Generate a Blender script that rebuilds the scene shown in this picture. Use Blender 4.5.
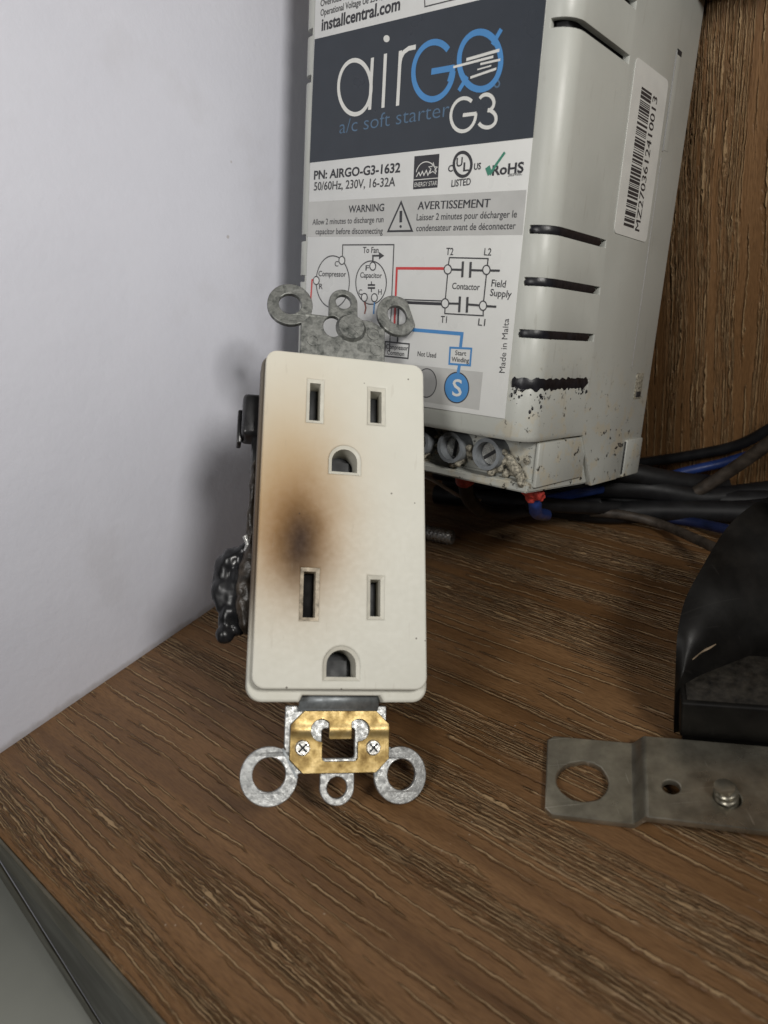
import bpy, bmesh, math, random
from mathutils import Vector, Matrix, noise

for o in list(bpy.data.objects): bpy.data.objects.remove(o)
SC = bpy.context.scene
COL = SC.collection
MM = 0.001
random.seed(4)

# ------------------------------------------------------------------ camera
W, H, FPX = 768, 1024, 740.0
CAM_H = 112.8                                   # mm above the shelf board
RIGHT = Vector((0.7538543, 0.6382689, -0.1559376))
UPV   = Vector((-0.2057499, 0.4547179, 0.8665440))
FWD   = Vector((-0.6239957, 0.6211638, -0.4741149))
CAMPOS = Vector((0, 0, CAM_H))
cam = bpy.data.cameras.new('camera')
cam.sensor_fit = 'VERTICAL'; cam.sensor_height = 36.0; cam.sensor_width = 27.0
cam.lens = FPX / H * 36.0
cam.clip_start = 0.004; cam.clip_end = 20
cam.dof.use_dof = True; cam.dof.focus_distance = 0.160; cam.dof.aperture_fstop = 21
camo = bpy.data.objects.new('camera', cam); COL.objects.link(camo)
mw = Matrix((RIGHT, UPV, -FWD)).transposed().to_4x4(); mw.translation = CAMPOS * MM
camo.matrix_world = mw
SC.camera = camo

# ------------------------------------------------------------------ light (an indoor close-up: room lamp, added front fill and dim room light)
world = bpy.data.worlds.new('World'); SC.world = world; world.use_nodes = True
bg = world.node_tree.nodes['Background']
bg.inputs[0].default_value = (0.95, 0.97, 1.0, 1); bg.inputs[1].default_value = 0.02
def area_lamp(name, loc, target, size, energy, color):
    l = bpy.data.lights.new(name, 'AREA'); l.shape = 'DISK'; l.size = size; l.energy = energy; l.color = color
    o = bpy.data.objects.new(name, l); COL.objects.link(o)
    o.location = loc
    o.rotation_euler = (Vector(target) - Vector(loc)).to_track_quat('-Z', 'Y').to_euler()
    return o
lamp = area_lamp('room_lamp', (0.17, 0.025, 0.255), (-0.158, 0.105, 0.095), 0.080, 0.195, (1.0, 0.97, 0.92))
lamp.data.spread = math.radians(85)
area_lamp('front_fill', (-0.045, -0.17, 0.215), (-0.11, 0.10, 0.06), 0.100, 0.34, (1.0, 0.98, 0.95))  # unseen fill, added to brighten the wall strip beside the box and its front
SC.view_settings.view_transform = 'Standard'; SC.view_settings.look = 'None'
SC.view_settings.exposure = 0.0; SC.view_settings.gamma = 1.0

# ------------------------------------------------------------------ pixel -> place helpers (mm)
def ray(u, v):
    return RIGHT * ((u - W/2) / FPX) + UPV * ((H/2 - v) / FPX) + FWD
def at_z(u, v, z=0.0):
    d = ray(u, v); return CAMPOS + d * ((z - CAM_H) / d.z)
def at_y(u, v, y):
    d = ray(u, v); return CAMPOS + d * (y / d.y)

# ------------------------------------------------------------------ node helpers
def new_mat(name):
    m = bpy.data.materials.new(name); m.use_nodes = True
    nt = m.node_tree; b = nt.nodes['Principled BSDF']
    return m, nt, b
class G:
    """small node-graph builder"""
    def __init__(s, nt): s.nt = nt
    def n(s, t, **kw):
        nd = s.nt.nodes.new(t)
        for k, v in kw.items(): setattr(nd, k, v)
        return nd
    def put(s, sock, v):
        if isinstance(v, bpy.types.NodeSocket): s.nt.links.new(v, sock)
        elif v is not None: sock.default_value = v
    def math(s, op, a, b=None, c=None, clamp=False):
        nd = s.n('ShaderNodeMath', operation=op, use_clamp=clamp)
        s.put(nd.inputs[0], a)
        if b is not None: s.put(nd.inputs[1], b)
        if c is not None: s.put(nd.inputs[2], c)
        return nd.outputs[0]
    def obj(s): return s.n('ShaderNodeTexCoord').outputs['Object']
    def sep(s, v):
        nd = s.n('ShaderNodeSeparateXYZ'); s.put(nd.inputs[0], v); return nd.outputs
    def comb(s, x, y, z):
        nd = s.n('ShaderNodeCombineXYZ')
        for i, v in enumerate((x, y, z)): s.put(nd.inputs[i], v)
        return nd.outputs[0]
    def noise(s, v, scale, detail=3, rough=.55, dist=0):
        nd = s.n('ShaderNodeTexNoise'); s.put(nd.inputs['Vector'], v)
        nd.inputs['Scale'].default_value = scale; nd.inputs['Detail'].default_value = detail
        nd.inputs['Roughness'].default_value = rough; nd.inputs['Distortion'].default_value = dist
        return nd.outputs[0]
    def voro(s, v, scale, feature='F1'):
        nd = s.n('ShaderNodeTexVoronoi', feature=feature); s.put(nd.inputs['Vector'], v)
        nd.inputs['Scale'].default_value = scale; return nd.outputs
    def ramp(s, f, stops, interp='LINEAR'):
        nd = s.n('ShaderNodeValToRGB'); nd.color_ramp.interpolation = interp
        el = nd.color_ramp.elements
        while len(el) > 1: el.remove(el[0])
        el[0].position = stops[0][0]; el[0].color = _c(stops[0][1])
        for p, c in stops[1:]:
            e = el.new(p); e.color = _c(c)
        s.put(nd.inputs[0], f); return nd.outputs[0]
    def mix(s, f, a, b, blend='MIX'):
        nd = s.n('ShaderNodeMix', data_type='RGBA', blend_type=blend)
        s.put(nd.inputs['Factor'], f)
        for sk, v in ((nd.inputs[6], a), (nd.inputs[7], b)):
            s.put(sk, _c(v) if isinstance(v, (tuple, float, int)) else v)
        return nd.outputs[2]
    def bump(s, h, strength, dist):
        nd = s.n('ShaderNodeBump'); nd.inputs['Strength'].default_value = strength
        nd.inputs['Distance'].default_value = dist; s.put(nd.inputs['Height'], h); return nd.outputs[0]
    def remap(s, v, a, b, c=0, d=1):
        nd = s.n('ShaderNodeMapRange', clamp=True, interpolation_type='SMOOTHSTEP'); s.put(nd.inputs[0], v)
        for i, q in enumerate((a, b, c, d)): s.put(nd.inputs[i+1], q)
        return nd.outputs[0]
def _c(c):
    if isinstance(c, (float, int)): return (c, c, c, 1)
    return tuple(c) + (1,) if len(c) == 3 else c

def plain(name, col, rough=.5, metal=0., spec=.5, noise_amt=.06, scale=300, bump=0, coat=0):
    m, nt, b = new_mat(name); g = G(nt); v = g.obj()
    n = g.noise(v, scale, 4)
    dark = tuple(c * (1 - noise_amt * 2) for c in col); lite = tuple(min(1, c * (1 + noise_amt * 2)) for c in col)
    g.put(b.inputs['Base Color'], g.ramp(n, [(.25, dark), (.75, lite)]))
    g.put(b.inputs['Roughness'], g.remap(g.noise(v, scale * .6, 3), .3, .7, max(0, rough - .08), min(1, rough + .08)))
    b.inputs['Metallic'].default_value = metal; b.inputs['Specular IOR Level'].default_value = spec
    if coat: b.inputs['Coat Weight'].default_value = coat; b.inputs['Coat Roughness'].default_value = .12
    if bump: g.put(b.inputs['Normal'], g.bump(n, bump, .0004))
    return m

def wood(name, axis, gain=1.15):
    """embossed brown laminate; grain runs along axis 0 (x) or 2 (z)"""
    m, nt, b = new_mat(name); g = G(nt)
    s = g.sep(g.obj())
    if axis == 0: L, A = s[0], s[1]
    else:         L, A = s[2], s[0]
    # slow wander of the grain across the board
    wander = g.math('MULTIPLY', g.math('SUBTRACT', g.noise(g.comb(g.math('MULTIPLY', L, 14.), g.math('MULTIPLY', A, 40.), 0.), 1., 2), .5), .0050)
    A2 = g.math('ADD', A, wander)
    # short wobble that makes the ridges knobbly
    wob = g.math('MULTIPLY', g.math('SUBTRACT', g.noise(g.comb(g.math('MULTIPLY', L, 380.), g.math('MULTIPLY', A, 700.), 3.), 1., 3), .5), .0009)
    A3 = g.math('ADD', A2, wob)
    def nz(sl, sa, z, detail=2, rough=.5): return g.noise(g.comb(g.math('MULTIPLY', L, sl), g.math('MULTIPLY', A, sa), z), 1., detail, rough)
    def nz2(sl, sa, z, detail=2, rough=.5): return g.noise(g.comb(g.math('MULTIPLY', L, sl), g.math('MULTIPLY', A2, sa), z), 1., detail, rough)
    def strands(freq, warp, width, wn, shift=0.):
        ph = g.math('FRACT', g.math('ADD', g.math('ADD', g.math('MULTIPLY', A3, freq), g.math('MULTIPLY', wn, warp)), shift))
        d = g.math('ABSOLUTE', g.math('SUBTRACT', ph, .5))
        return g.remap(d, width * .35, width, 1, 0)
    tone = nz2(7., 170., 1., 4, .6)
    bands = g.remap(nz2(3.0, 120., 7., 2), .485, .585)
    m1 = g.remap(nz(95., 1100., 4., 2), .42, .53); w1 = nz(16., 280., 2., 2)
    fine = g.math('MULTIPLY', strands(1180., 4.2, .25, w1), m1); fine_shade = g.math('MULTIPLY', strands(1180., 4.2, .22, w1, .42), m1)
    m2 = g.remap(nz(110., 1200., 24., 2), .42, .56); w2 = nz(24., 420., 22., 2)
    fine2 = g.math('MULTIPLY', strands(2300., 4.0, .3, w2), m2)
    fine_r = g.math('MULTIPLY', g.math('MAXIMUM', fine, g.math('MULTIPLY', fine2, .7)), bands)
    m3 = g.remap(nz(48., 330., 5., 3), .455, .525); w3 = nz(7., 62., 11., 2)
    thick = g.remap(nz(60., 200., 15., 2), .3, .7, .05, .13)
    ph3 = g.math('ABSOLUTE', g.math('SUBTRACT', g.math('FRACT', g.math('ADD', g.math('MULTIPLY', A3, 400.), g.math('MULTIPLY', w3, 3.0))), .5))
    line = g.math('MULTIPLY', g.remap(g.math('DIVIDE', ph3, thick), .4, 1., 1, 0), m3)
    ph4 = g.math('ABSOLUTE', g.math('SUBTRACT', g.math('FRACT', g.math('ADD', g.math('ADD', g.math('MULTIPLY', A3, 400.), g.math('MULTIPLY', w3, 3.0)), .17)), .5))
    line_shade = g.math('MULTIPLY', g.remap(ph4, .02, .09, 1, 0), m3)
    line = g.math('MULTIPLY', line, g.remap(bands, 0., 1., .9, .5))
    rel = g.math('MAXIMUM', fine_r, line)
    ridge_shade = g.math('MAXIMUM', g.math('MULTIPLY', fine_shade, bands), g.math('MULTIPLY', line_shade, .6))
    grain = nz(420., 2600., 0., 3)
    base = g.ramp(tone, [(.25, (.088, .047, .020)), (.5, (.148, .083, .037)), (.78, (.212, .125, .060))])
    base = g.mix(g.remap(grain, .35, .75, 0, .45), base, (.062, .030, .012))
    base = g.mix(g.math('MULTIPLY', ridge_shade, .27), base, (.034, .018, .008))  # shadow beside each embossed ridge, painted into the colour
    colr = g.mix(g.math('MULTIPLY', rel, .72), base, (.37, .275, .165))
    dust = g.remap(g.voro(g.comb(L, A, 0.), 420.)[0], .05, .09, .5, 0)
    dust = g.math('MULTIPLY', dust, g.remap(nz(55., 55., 31., 2), .55, .65))
    colr = g.mix(dust, colr, (.5, .46, .40))
    colr = g.mix(1., colr, (gain*1.05, gain*.975, gain*.88), 'MULTIPLY')
    g.put(b.inputs['Base Color'], colr)
    g.put(b.inputs['Roughness'], g.remap(tone, .3, .7, .42, .54))
    b.inputs['Specular IOR Level'].default_value = .4
    hgt = g.math('SUBTRACT', g.math('ADD', rel, g.math('MULTIPLY', grain, .2)), g.math('MULTIPLY', ridge_shade, .6))
    g.put(b.inputs['Normal'], g.bump(hgt, 1., .0007))
    return m

def wall_paint():
    m, nt, b = new_mat('lavender_white_paint'); g = G(nt); v = g.obj()
    n = g.noise(v, 45, 4)
    c = g.ramp(n, [(.3, (.635, .645, .715)), (.7, (.665, .675, .745))])
    sp = g.voro(v, 55)[0]
    c = g.mix(g.remap(sp, .018, .03, .55, 0), c, (.35, .30, .27))
    z = g.sep(v)[2]
    smudge = g.math('MULTIPLY', g.remap(g.noise(v, 28, 4, .6), .55, .70), .16)
    c = g.mix(smudge, c, (.42, .40, .40))
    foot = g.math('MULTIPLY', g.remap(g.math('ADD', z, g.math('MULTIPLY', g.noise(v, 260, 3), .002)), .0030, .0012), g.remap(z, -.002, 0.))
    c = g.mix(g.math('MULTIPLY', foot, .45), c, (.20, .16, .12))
    g.put(b.inputs['Base Color'], c); b.inputs['Roughness'].default_value = .55
    b.inputs['Specular IOR Level'].default_value = .3
    g.put(b.inputs['Normal'], g.bump(g.noise(v, 300, 6, .6), .16, .0008))
    return m

def zinc(name, dark, lite, contrast=1., rough=.42, sc=1.6, bk=.4):
    m, nt, b = new_mat(name); g = G(nt); v = g.obj()
    vo = g.voro(v, 900*sc); n = g.noise(v, 700*sc, 5, .65); n2 = g.noise(v, 2600*sc, 3)
    k = g.math('ADD', g.math('MULTIPLY', n, .7), g.math('ADD', g.math('MULTIPLY', n2, .25), g.math('MULTIPLY', g.sep(vo[1])[0], .12 * contrast)))
    g.put(b.inputs['Base Color'], g.ramp(k, [(.36, dark), (.54, tuple((a*.4+c*.6) for a, c in zip(dark, lite))), (.68, lite)]))
    b.inputs['Metallic'].default_value = .75
    g.put(b.inputs['Roughness'], g.remap(n, .35, .65, rough + .16, rough - .08))
    g.put(b.inputs['Normal'], g.bump(k, bk, .00025))
    return m

def scorched_plastic():
    """cream thermoplastic with a scorch mark; local coordinates are the outlet's own (m)"""
    m, nt, b = new_mat('scorched_cream_plastic'); g = G(nt); v = g.obj()
    s = g.sep(v)
    wob = g.math('MULTIPLY', g.math('SUBTRACT', g.noise(v, 150, 4, .6), .5), .0032)
    x = g.math('ADD', g.math('MULTIPLY', g.math('ADD', s[0], wob), 1000.), 0.)
    y = g.math('ADD', g.math('MULTIPLY', g.math('ADD', s[1], wob), 1000.), 0.)
    def ell(cx, cy, ax, ay_up, ay_dn):
        dx = g.math('DIVIDE', g.math('SUBTRACT', x, cx), ax)
        dy0 = g.math('SUBTRACT', y, cy)
        up = g.math('DIVIDE', g.math('MAXIMUM', dy0, 0.), ay_up); dn = g.math('DIVIDE', g.math('MINIMUM', dy0, 0.), ay_dn)
        dy = g.math('ADD', up, dn)
        d2 = g.math('ADD', g.math('MULTIPLY', dx, dx), g.math('MULTIPLY', dy, dy))
        return g.math('POWER', 2.718, g.math('MULTIPLY', d2, -1.))
    haze = ell(-11.0, 1., 12.5, 24., 17.)
    halo = ell(-9.2, -3.6, 8.4, 14.5, 11.5)
    core = ell(-8.4, -5.4, 4.5, 9.0, 8.2)
    mott = g.noise(v, 900, 4)
    base = g.ramp(g.noise(v, 120, 3), [(.3, (.645, .638, .565)), (.7, (.675, .668, .595))])
    c = g.mix(g.math('MULTIPLY', haze, .92), base, (.49, .345, .165))
    c = g.mix(g.math('MULTIPLY', halo, .95), c, (.33, .170, .055))
    c = g.mix(g.math('MULTIPLY', core, g.remap(mott, .2, .8, .93, 1.)), c, (.040, .021, .012))
    spk = g.voro(v, 210)[0]
    c = g.mix(g.remap(spk, .030, .050, .8, 0), c, (.06, .04, .03))
    scr = g.noise(g.comb(g.math('MULTIPLY', s[0], 900.), g.math('MULTIPLY', s[1], 120.), 0.), 1., 3)
    c = g.mix(g.remap(scr, .66, .72, 0, .12), c, (.30, .25, .18))
    # soot round the rim on the burnt side
    rim = g.math('MULTIPLY', g.remap(s[2], -.0012, -.0030), g.remap(s[0], -.0145, -.0160))
    rim = g.math('MULTIPLY', rim, g.remap(s[1], -.026, -.012))
    c = g.mix(g.math('MULTIPLY', rim, .85), c, (.055, .036, .026))
    g.put(b.inputs['Base Color'], c)
    g.put(b.inputs['Roughness'], g.remap(mott, .3, .7, .46, .56))
    g.put(b.inputs['Specular IOR Level'], g.remap(core, 0., .5, .34, .12))
    g.put(b.inputs['Normal'], g.bump(g.noise(v, 2200, 3), .025, .0002))
    return m

def housing_plastic(K):
    """grey moulded plastic with resin spatter near the lower vents; local coords of the soft starter (m)"""
    m, nt, b = new_mat('soft_starter_grey_plastic'); g = G(nt); v = g.obj(); s = g.sep(v)
    n = g.noise(v, 60, 4)
    c = g.ramp(n, [(.3, (.435, .445, .412)), (.7, (.485, .495, .460))])
    # dirt grows towards the terminal end, right-hand corner
    low = g.remap(s[1], .024 * K, -.010 * K)
    right = g.math('MAXIMUM', g.remap(s[0], -.014 * K, .002 * K), g.remap(s[1], -.006 * K, -.008 * K))
    near = g.math('MULTIPLY', low, right)
    d1 = g.noise(v, 520, 5, .7)
    d2 = g.noise(v, 190, 4, .6)
    beige = g.math('MULTIPLY', g.remap(d2, .50, .60), near)
    c = g.mix(g.math('MULTIPLY', beige, .6), c, (.50, .44, .32))
    spot = g.math('MULTIPLY', g.remap(g.math('ADD', d1, g.math('MULTIPLY', d2, .35)), .79, .83), near)
    c = g.mix(spot, c, (.018, .016, .015))
    gr = g.math('MULTIPLY', g.remap(g.noise(v, 30, 3), .45, .75), .28)
    c = g.mix(gr, c, (.30, .29, .25))
    streak = g.noise(g.comb(g.math('MULTIPLY', s[0], 900.), g.math('MULTIPLY', s[1], 90.), g.math('MULTIPLY', s[2], 900.)), 1., 3)
    c = g.mix(g.remap(streak, .62, .70, 0, .16), c, (.20, .18, .14))
    g.put(b.inputs['Base Color'], c)
    g.put(b.inputs['Roughness'], g.remap(n, .3, .7, .36, .5)); b.inputs['Specular IOR Level'].default_value = .45
    g.put(b.inputs['Normal'], g.bump(g.noise(v, 1500, 3), .10, .0002))
    return m

def scuffed(name, col, rough, metal, scratch_col, amt, ang=.6, dust=.0):
    m = plain(name, col, rough, metal, .45 if metal else .16, .22, 220, .12); nt = m.node_tree; b = nt.nodes['Principled BSDF']; g = G(nt); v = g.obj(); s = g.sep(v)
    src = b.inputs['Base Color'].links[0].from_socket
    u = g.math('ADD', g.math('MULTIPLY', s[0], math.cos(ang)), g.math('MULTIPLY', s[1], math.sin(ang)))
    w = g.math('SUBTRACT', g.math('MULTIPLY', s[1], math.cos(ang)), g.math('MULTIPLY', s[0], math.sin(ang)))
    sc = g.remap(g.noise(g.comb(g.math('MULTIPLY', u, 60.), g.math('MULTIPLY', w, 2600.), g.math('MULTIPLY', s[2], 300.)), 1., 2), .66, .74, 0, amt)
    sc2 = g.remap(g.noise(g.comb(g.math('MULTIPLY', u, 2200.), g.math('MULTIPLY', w, 110.), g.math('MULTIPLY', s[2], 300.)), 1., 2), .69, .76, 0, amt)
    c = g.mix(g.math('MAXIMUM', sc, sc2), src, scratch_col)
    if dust: c = g.mix(g.math('MULTIPLY', g.remap(g.noise(v, 90, 5, .65), .48, .68), dust), c, (.16, .14, .115))
    g.put(b.inputs['Base Color'], c)
    return m
def printed(name, col, rough=.35):
    return plain(name, col, rough, 0, .45, .03, 200)

M = {}
M['wood_floor'] = wood('brown_wood_laminate_floor', 0)
M['wood_wall'] = wood('brown_wood_laminate_wall', 2, 1.42)
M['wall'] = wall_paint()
M['cream'] = scorched_plastic()
M['cream_plain'] = plain('cream_slot_plastic', (.64, .62, .54), .45, 0, .4, .05, 500)
M['slot_sooty'] = plain('sooty_slot_plastic', (.46, .40, .31), .5, 0, .4, .35, 700)
M['slot_dark'] = plain('dark_shutter_plastic', (.010, .012, .014), .55, 0, .5, .2, 500)
M['body_black'] = plain('black_outlet_body', (.018, .018, .019), .32, 0, .5, .2, 300, .1)
M['char'] = plain('melted_black_plastic', (.010, .010, .011), .33, 0, .42, .3, 300, .06, .0)
M['char_brown'] = plain('charred_brown_plastic', (.030, .022, .015), .4, 0, .5, .4, 600, .6)
M['zinc'] = zinc('galvanised_steel', (.22, .225, .225), (.60, .61, .60))
M['zinc_dull'] = zinc('weathered_galvanised_steel', (.075, .08, .075), (.28, .285, .268), 1.2, .5, .8, .3)
M['steel_dark'] = plain('grey_bent_steel', (.26, .28, .29), .5, .6, .5, .15, 900)
M['strap'] = scuffed('tarnished_steel_strap', (.36, .335, .27), .33, .85, (.70, .67, .58), .8, .25, .22)
M['screw'] = zinc('bright_screw_steel', (.26, .26, .25), (.85, .84, .80), .5, .3)
M['device'] = scuffed('black_phenolic', (.0065, .006, .0055), .42, 0, (.03, .028, .025), .25, .5, .03)
M['device_worn'] = plain('scuffed_black_phenolic', (.020, .0175, .014), .5, 0, .4, .45, 700, .5)
M['wire_black'] = plain('black_wire_insulation', (.010, .010, .011), .5, 0, .3, .2, 300)
M['wire_brown'] = plain('dusty_dark_cable_jacket', (.048, .038, .030), .55, 0, .35, .3, 400, .3)
M['wire_blue'] = plain('blue_wire_insulation', (.018, .040, .16), .36, 0, .45, .2, 300)
M['wire_dblue'] = plain('dark_blue_wire_insulation', (.008, .014, .05), .38, 0, .45, .2, 300)
M['wire_clear'] = plain('pale_grey_thin_wire', (.26, .25, .24), .3, 0, .5, .1, 300)
M['red'] = plain('red_heat_shrink', (.38, .045, .035), .4, 0, .4, .3, 900, .4)
M['resin'] = plain('black_potting_resin', (.010, .010, .013), .36, 0, .45, .3, 500, .2)
M['crack'] = plain('dusty_crack', (.20, .15, .10), .7, 0, .3, .3, 900)
M['soot'] = plain('black_soot', (.004, .004, .004), .6, 0, .12, .2, 500)
M['inside'] = plain('dark_enclosure_inside', (.03, .03, .032), .6, 0, .3, .2, 300)
M['edge'] = plain('grey_brown_edge_band', (.11, .10, .075), .42, 0, .4, .25, 90)
M['far_floor'] = plain('pale_grey_floor', (.62, .63, .56), .5, 0, .4, .12, 9)
M['front'] = plain('dark_grey_cabinet_front', (.085, .083, .072), .45, 0, .4, .15, 60)

def brass():
    m, nt, b = new_mat('stained_brass'); g = G(nt); v = g.obj()
    n = g.noise(v, 330, 6, .6); n2 = g.noise(g.comb(g.math('MULTIPLY', g.sep(v)[0], 4000.), g.math('MULTIPLY', g.sep(v)[1], 300.), 0.), 1., 2)
    c = g.ramp(n, [(.30, (.15, .088, .028)), (.48, (.36, .255, .10)), (.72, (.57, .44, .22))])
    g.put(b.inputs['Base Color'], c); b.inputs['Metallic'].default_value = .9
    g.put(b.inputs['Roughness'], g.remap(n, .3, .7, .55, .38))
    g.put(b.inputs['Normal'], g.bump(g.math('ADD', n, g.math('MULTIPLY', n2, .3)), .35, .0002))
    return m
M['brass'] = brass()

# ------------------------------------------------------------------ mesh helpers (coordinates in mm)
def link(o, parent=None, base=None):
    COL.objects.link(o)
    if parent is not None:
        o.parent = parent
        b = parent.get('_b')
    return o
def tag(o, label=None, cat=None, group=None, kind=None):
    if label: o['label'] = label
    if cat: o['category'] = cat
    if group: o['group'] = group
    if kind: o['kind'] = kind
    return o
BASES = {}
def thing(name, frame, base, label, cat, group=None):
    """Empty at the thing's base; frame: 3x3 columns (x,y,z axes), base: local point (mm) that sits at the Empty; returns empty
       parts are modelled in the frame whose origin is frame_origin"""
    rot, origin = frame
    e = bpy.data.objects.new(name, None); COL.objects.link(e)
    e.empty_display_size = .01
    m = rot.to_4x4(); m.translation = (Vector(origin) + rot @ Vector(base)) * MM
    e.matrix_world = m
    BASES[e.name] = Vector(base)
    tag(e, label, cat, group)
    return e
ROOT = {}
def finish(me, smooth=None):
    if smooth is not None:
        for p in me.polygons: p.use_smooth = True
        try: me.set_sharp_from_angle(angle=math.radians(smooth))
        except Exception: pass
def place(o, parent):
    """parent a part (modelled in its thing's frame) to a thing or to another part"""
    COL.objects.link(o)
    if parent is None: return o
    o.parent = parent
    if parent.name in BASES: o.matrix_local = Matrix.Translation(-BASES[parent.name] * MM)
    return o
def mesh(name, verts, faces, mat, parent=None, smooth=None):
    me = bpy.data.meshes.new(name); me.from_pydata([Vector(v) * MM for v in verts], [], faces); me.update()
    me.materials.append(mat); finish(me, smooth)
    return place(bpy.data.objects.new(name, me), parent)
def from_bm(name, bm, mat, parent=None, smooth=None, scale=True):
    if scale: bmesh.ops.scale(bm, vec=(MM,)*3, verts=bm.verts)
    me = bpy.data.meshes.new(name); bm.to_mesh(me); bm.free()
    me.materials.append(mat); finish(me, smooth)
    return place(bpy.data.objects.new(name, me), parent)
def bake(o):
    """apply modifiers"""
    bpy.context.view_layer.update()
    dg = bpy.context.evaluated_depsgraph_get()
    me = bpy.data.meshes.new_from_object(o.evaluated_get(dg))
    o.modifiers.clear(); o.data = me
    return o
def curve_mesh(loops, half, bevel=0., bres=2, offset=None):
    cu = bpy.data.curves.new('tmp', 'CURVE'); cu.dimensions = '2D'; cu.fill_mode = 'BOTH'
    cu.extrude = max(0, half - bevel) * MM; cu.bevel_depth = bevel * MM; cu.bevel_resolution = bres
    cu.offset = (-bevel if offset is None else offset) * MM
    for lp in loops:
        sp = cu.splines.new('POLY'); sp.points.add(len(lp) - 1); sp.use_cyclic_u = True
        for p, q in zip(sp.points, lp): p.co = (q[0] * MM, q[1] * MM, 0, 1)
    o = bpy.data.objects.new('tmp', cu); COL.objects.link(o)
    bpy.context.view_layer.update()
    me = bpy.data.meshes.new_from_object(o.evaluated_get(bpy.context.evaluated_depsgraph_get()))
    bpy.data.objects.remove(o); bpy.data.curves.remove(cu)
    return me
def plate(name, outer, holes, z0, z1, mat, parent, bevel=.2, smooth=35, warp=None, bres=2):
    me = curve_mesh([outer] + holes, (z1 - z0) / 2, bevel, bres)
    zc = (z0 + z1) / 2
    for v in me.vertices:
        v.co.z += zc * MM
        if warp: v.co = warp(v.co / MM) * MM
    me.name = name; me.materials.clear(); me.materials.append(mat); finish(me, smooth)
    return place(bpy.data.objects.new(name, me), parent)
def circ(cx, cy, r, n=36, ry=None, a0=0, a1=360):
    ry = r if ry is None else ry
    full = abs(a1 - a0) >= 360
    k = n if full else n + 1
    return [(cx + r * math.cos(math.radians(a0 + (a1 - a0) * i / n)), cy + ry * math.sin(math.radians(a0 + (a1 - a0) * i / n))) for i in range(k)]
def rrect(x0, y0, x1, y1, r, n=6):
    if isinstance(r, (int, float)): r = (r,)*4
    out = []
    for (cx, cy, a, q) in ((x1 - r[0], y1 - r[0], 0, r[0]), (x0 + r[1], y1 - r[1], 90, r[1]), (x0 + r[2], y0 + r[2], 180, r[2]), (x1 - r[3], y0 + r[3], 270, r[3])):
        out += [(cx + q * math.cos(math.radians(a + 90 * i / n)), cy + q * math.sin(math.radians(a + 90 * i / n))) for i in range(n + 1)]
    return out
def box_bm(bm, x0, y0, z0, x1, y1, z1):
    v = [bm.verts.new(p) for p in ((x0,y0,z0),(x1,y0,z0),(x1,y1,z0),(x0,y1,z0),(x0,y0,z1),(x1,y0,z1),(x1,y1,z1),(x0,y1,z1))]
    for f in ((3,2,1,0),(4,5,6,7),(0,1,5,4),(1,2,6,5),(2,3,7,6),(3,0,4,7)): bm.faces.new([v[i] for i in f])
def box(name, a, b, mat, parent=None, bevel=.3, seg=2):
    bm = bmesh.new(); box_bm(bm, *a, *b)
    if bevel: bmesh.ops.bevel(bm, geom=list(bm.edges), offset=bevel, segments=seg, affect='EDGES', profile=.5)
    return from_bm(name, bm, mat, parent, 40)
def catmull(pts, sub=8):
    P = [Vector(p) for p in pts]; P = [P[0]*2 - P[1]] + P + [P[-1]*2 - P[-2]]
    out = []
    for i in range(1, len(P) - 2):
        for k in range(sub):
            t = k / sub; a, b, c, d = P[i-1:i+3]
            out.append(.5 * ((2*b) + (c - a)*t + (2*a - 5*b + 4*c - d)*t*t + (3*b - a - 3*c + d)*t**3))
    out.append(P[-2]); return out
def tube_bm(bm, path, rad, n=12, jitter=0, seed=0):
    rings = []; up = Vector((0.13, .21, .97)).normalized()
    for i, p in enumerate(path):
        t = (path[min(i+1, len(path)-1)] - path[max(i-1, 0)]).normalized()
        s = t.cross(up)
        if s.length < .05: s = t.cross(Vector((1, 0, 0)))
        s.normalize(); u = s.cross(t).normalized()
        r = rad[i] if isinstance(rad, list) else rad
        ring = []
        for k in range(n):
            a = 2*math.pi*k/n
            q = r * (1 + jitter * noise.noise(Vector((p.x*.7 + seed, p.y*.7 + k*.9, p.z*.7))))
            ring.append(bm.verts.new(p + (s*math.cos(a) + u*math.sin(a))*q))
        rings.append(ring)
    for a, b in zip(rings, rings[1:]):
        for k in range(n): bm.faces.new((a[k], b[k], b[(k+1) % n], a[(k+1) % n]))
    bm.faces.new(rings[0]); bm.faces.new(rings[-1][::-1])
    return rings
def tube(name, pts, rad, mat, parent=None, n=12, jitter=.03, sub=8, seed=0):
    bm = bmesh.new(); tube_bm(bm, catmull(pts, sub), rad, n, jitter, seed)
    bmesh.ops.recalc_face_normals(bm, faces=bm.faces)
    return from_bm(name, bm, mat, parent, 50)
def ring_prism(cx, cy, r0, r1, z0, z1, n=28):
    """annulus as verts/faces, r0 inner"""
    V, F = [], []
    for i in range(n):
        c, s = math.cos(2*math.pi*i/n), math.sin(2*math.pi*i/n)
        V += [(cx+r0*c, cy+r0*s, z0), (cx+r1*c, cy+r1*s, z0), (cx+r1*c, cy+r1*s, z1), (cx+r0*c, cy+r0*s, z1)]
    for i in range(n):
        a, b = 4*i, 4*((i+1) % n)
        for k in range(4): F.append((a+k, a+(k+1) % 4, b+(k+1) % 4, b+k))
    return V, [f[::-1] for f in F]

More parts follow.
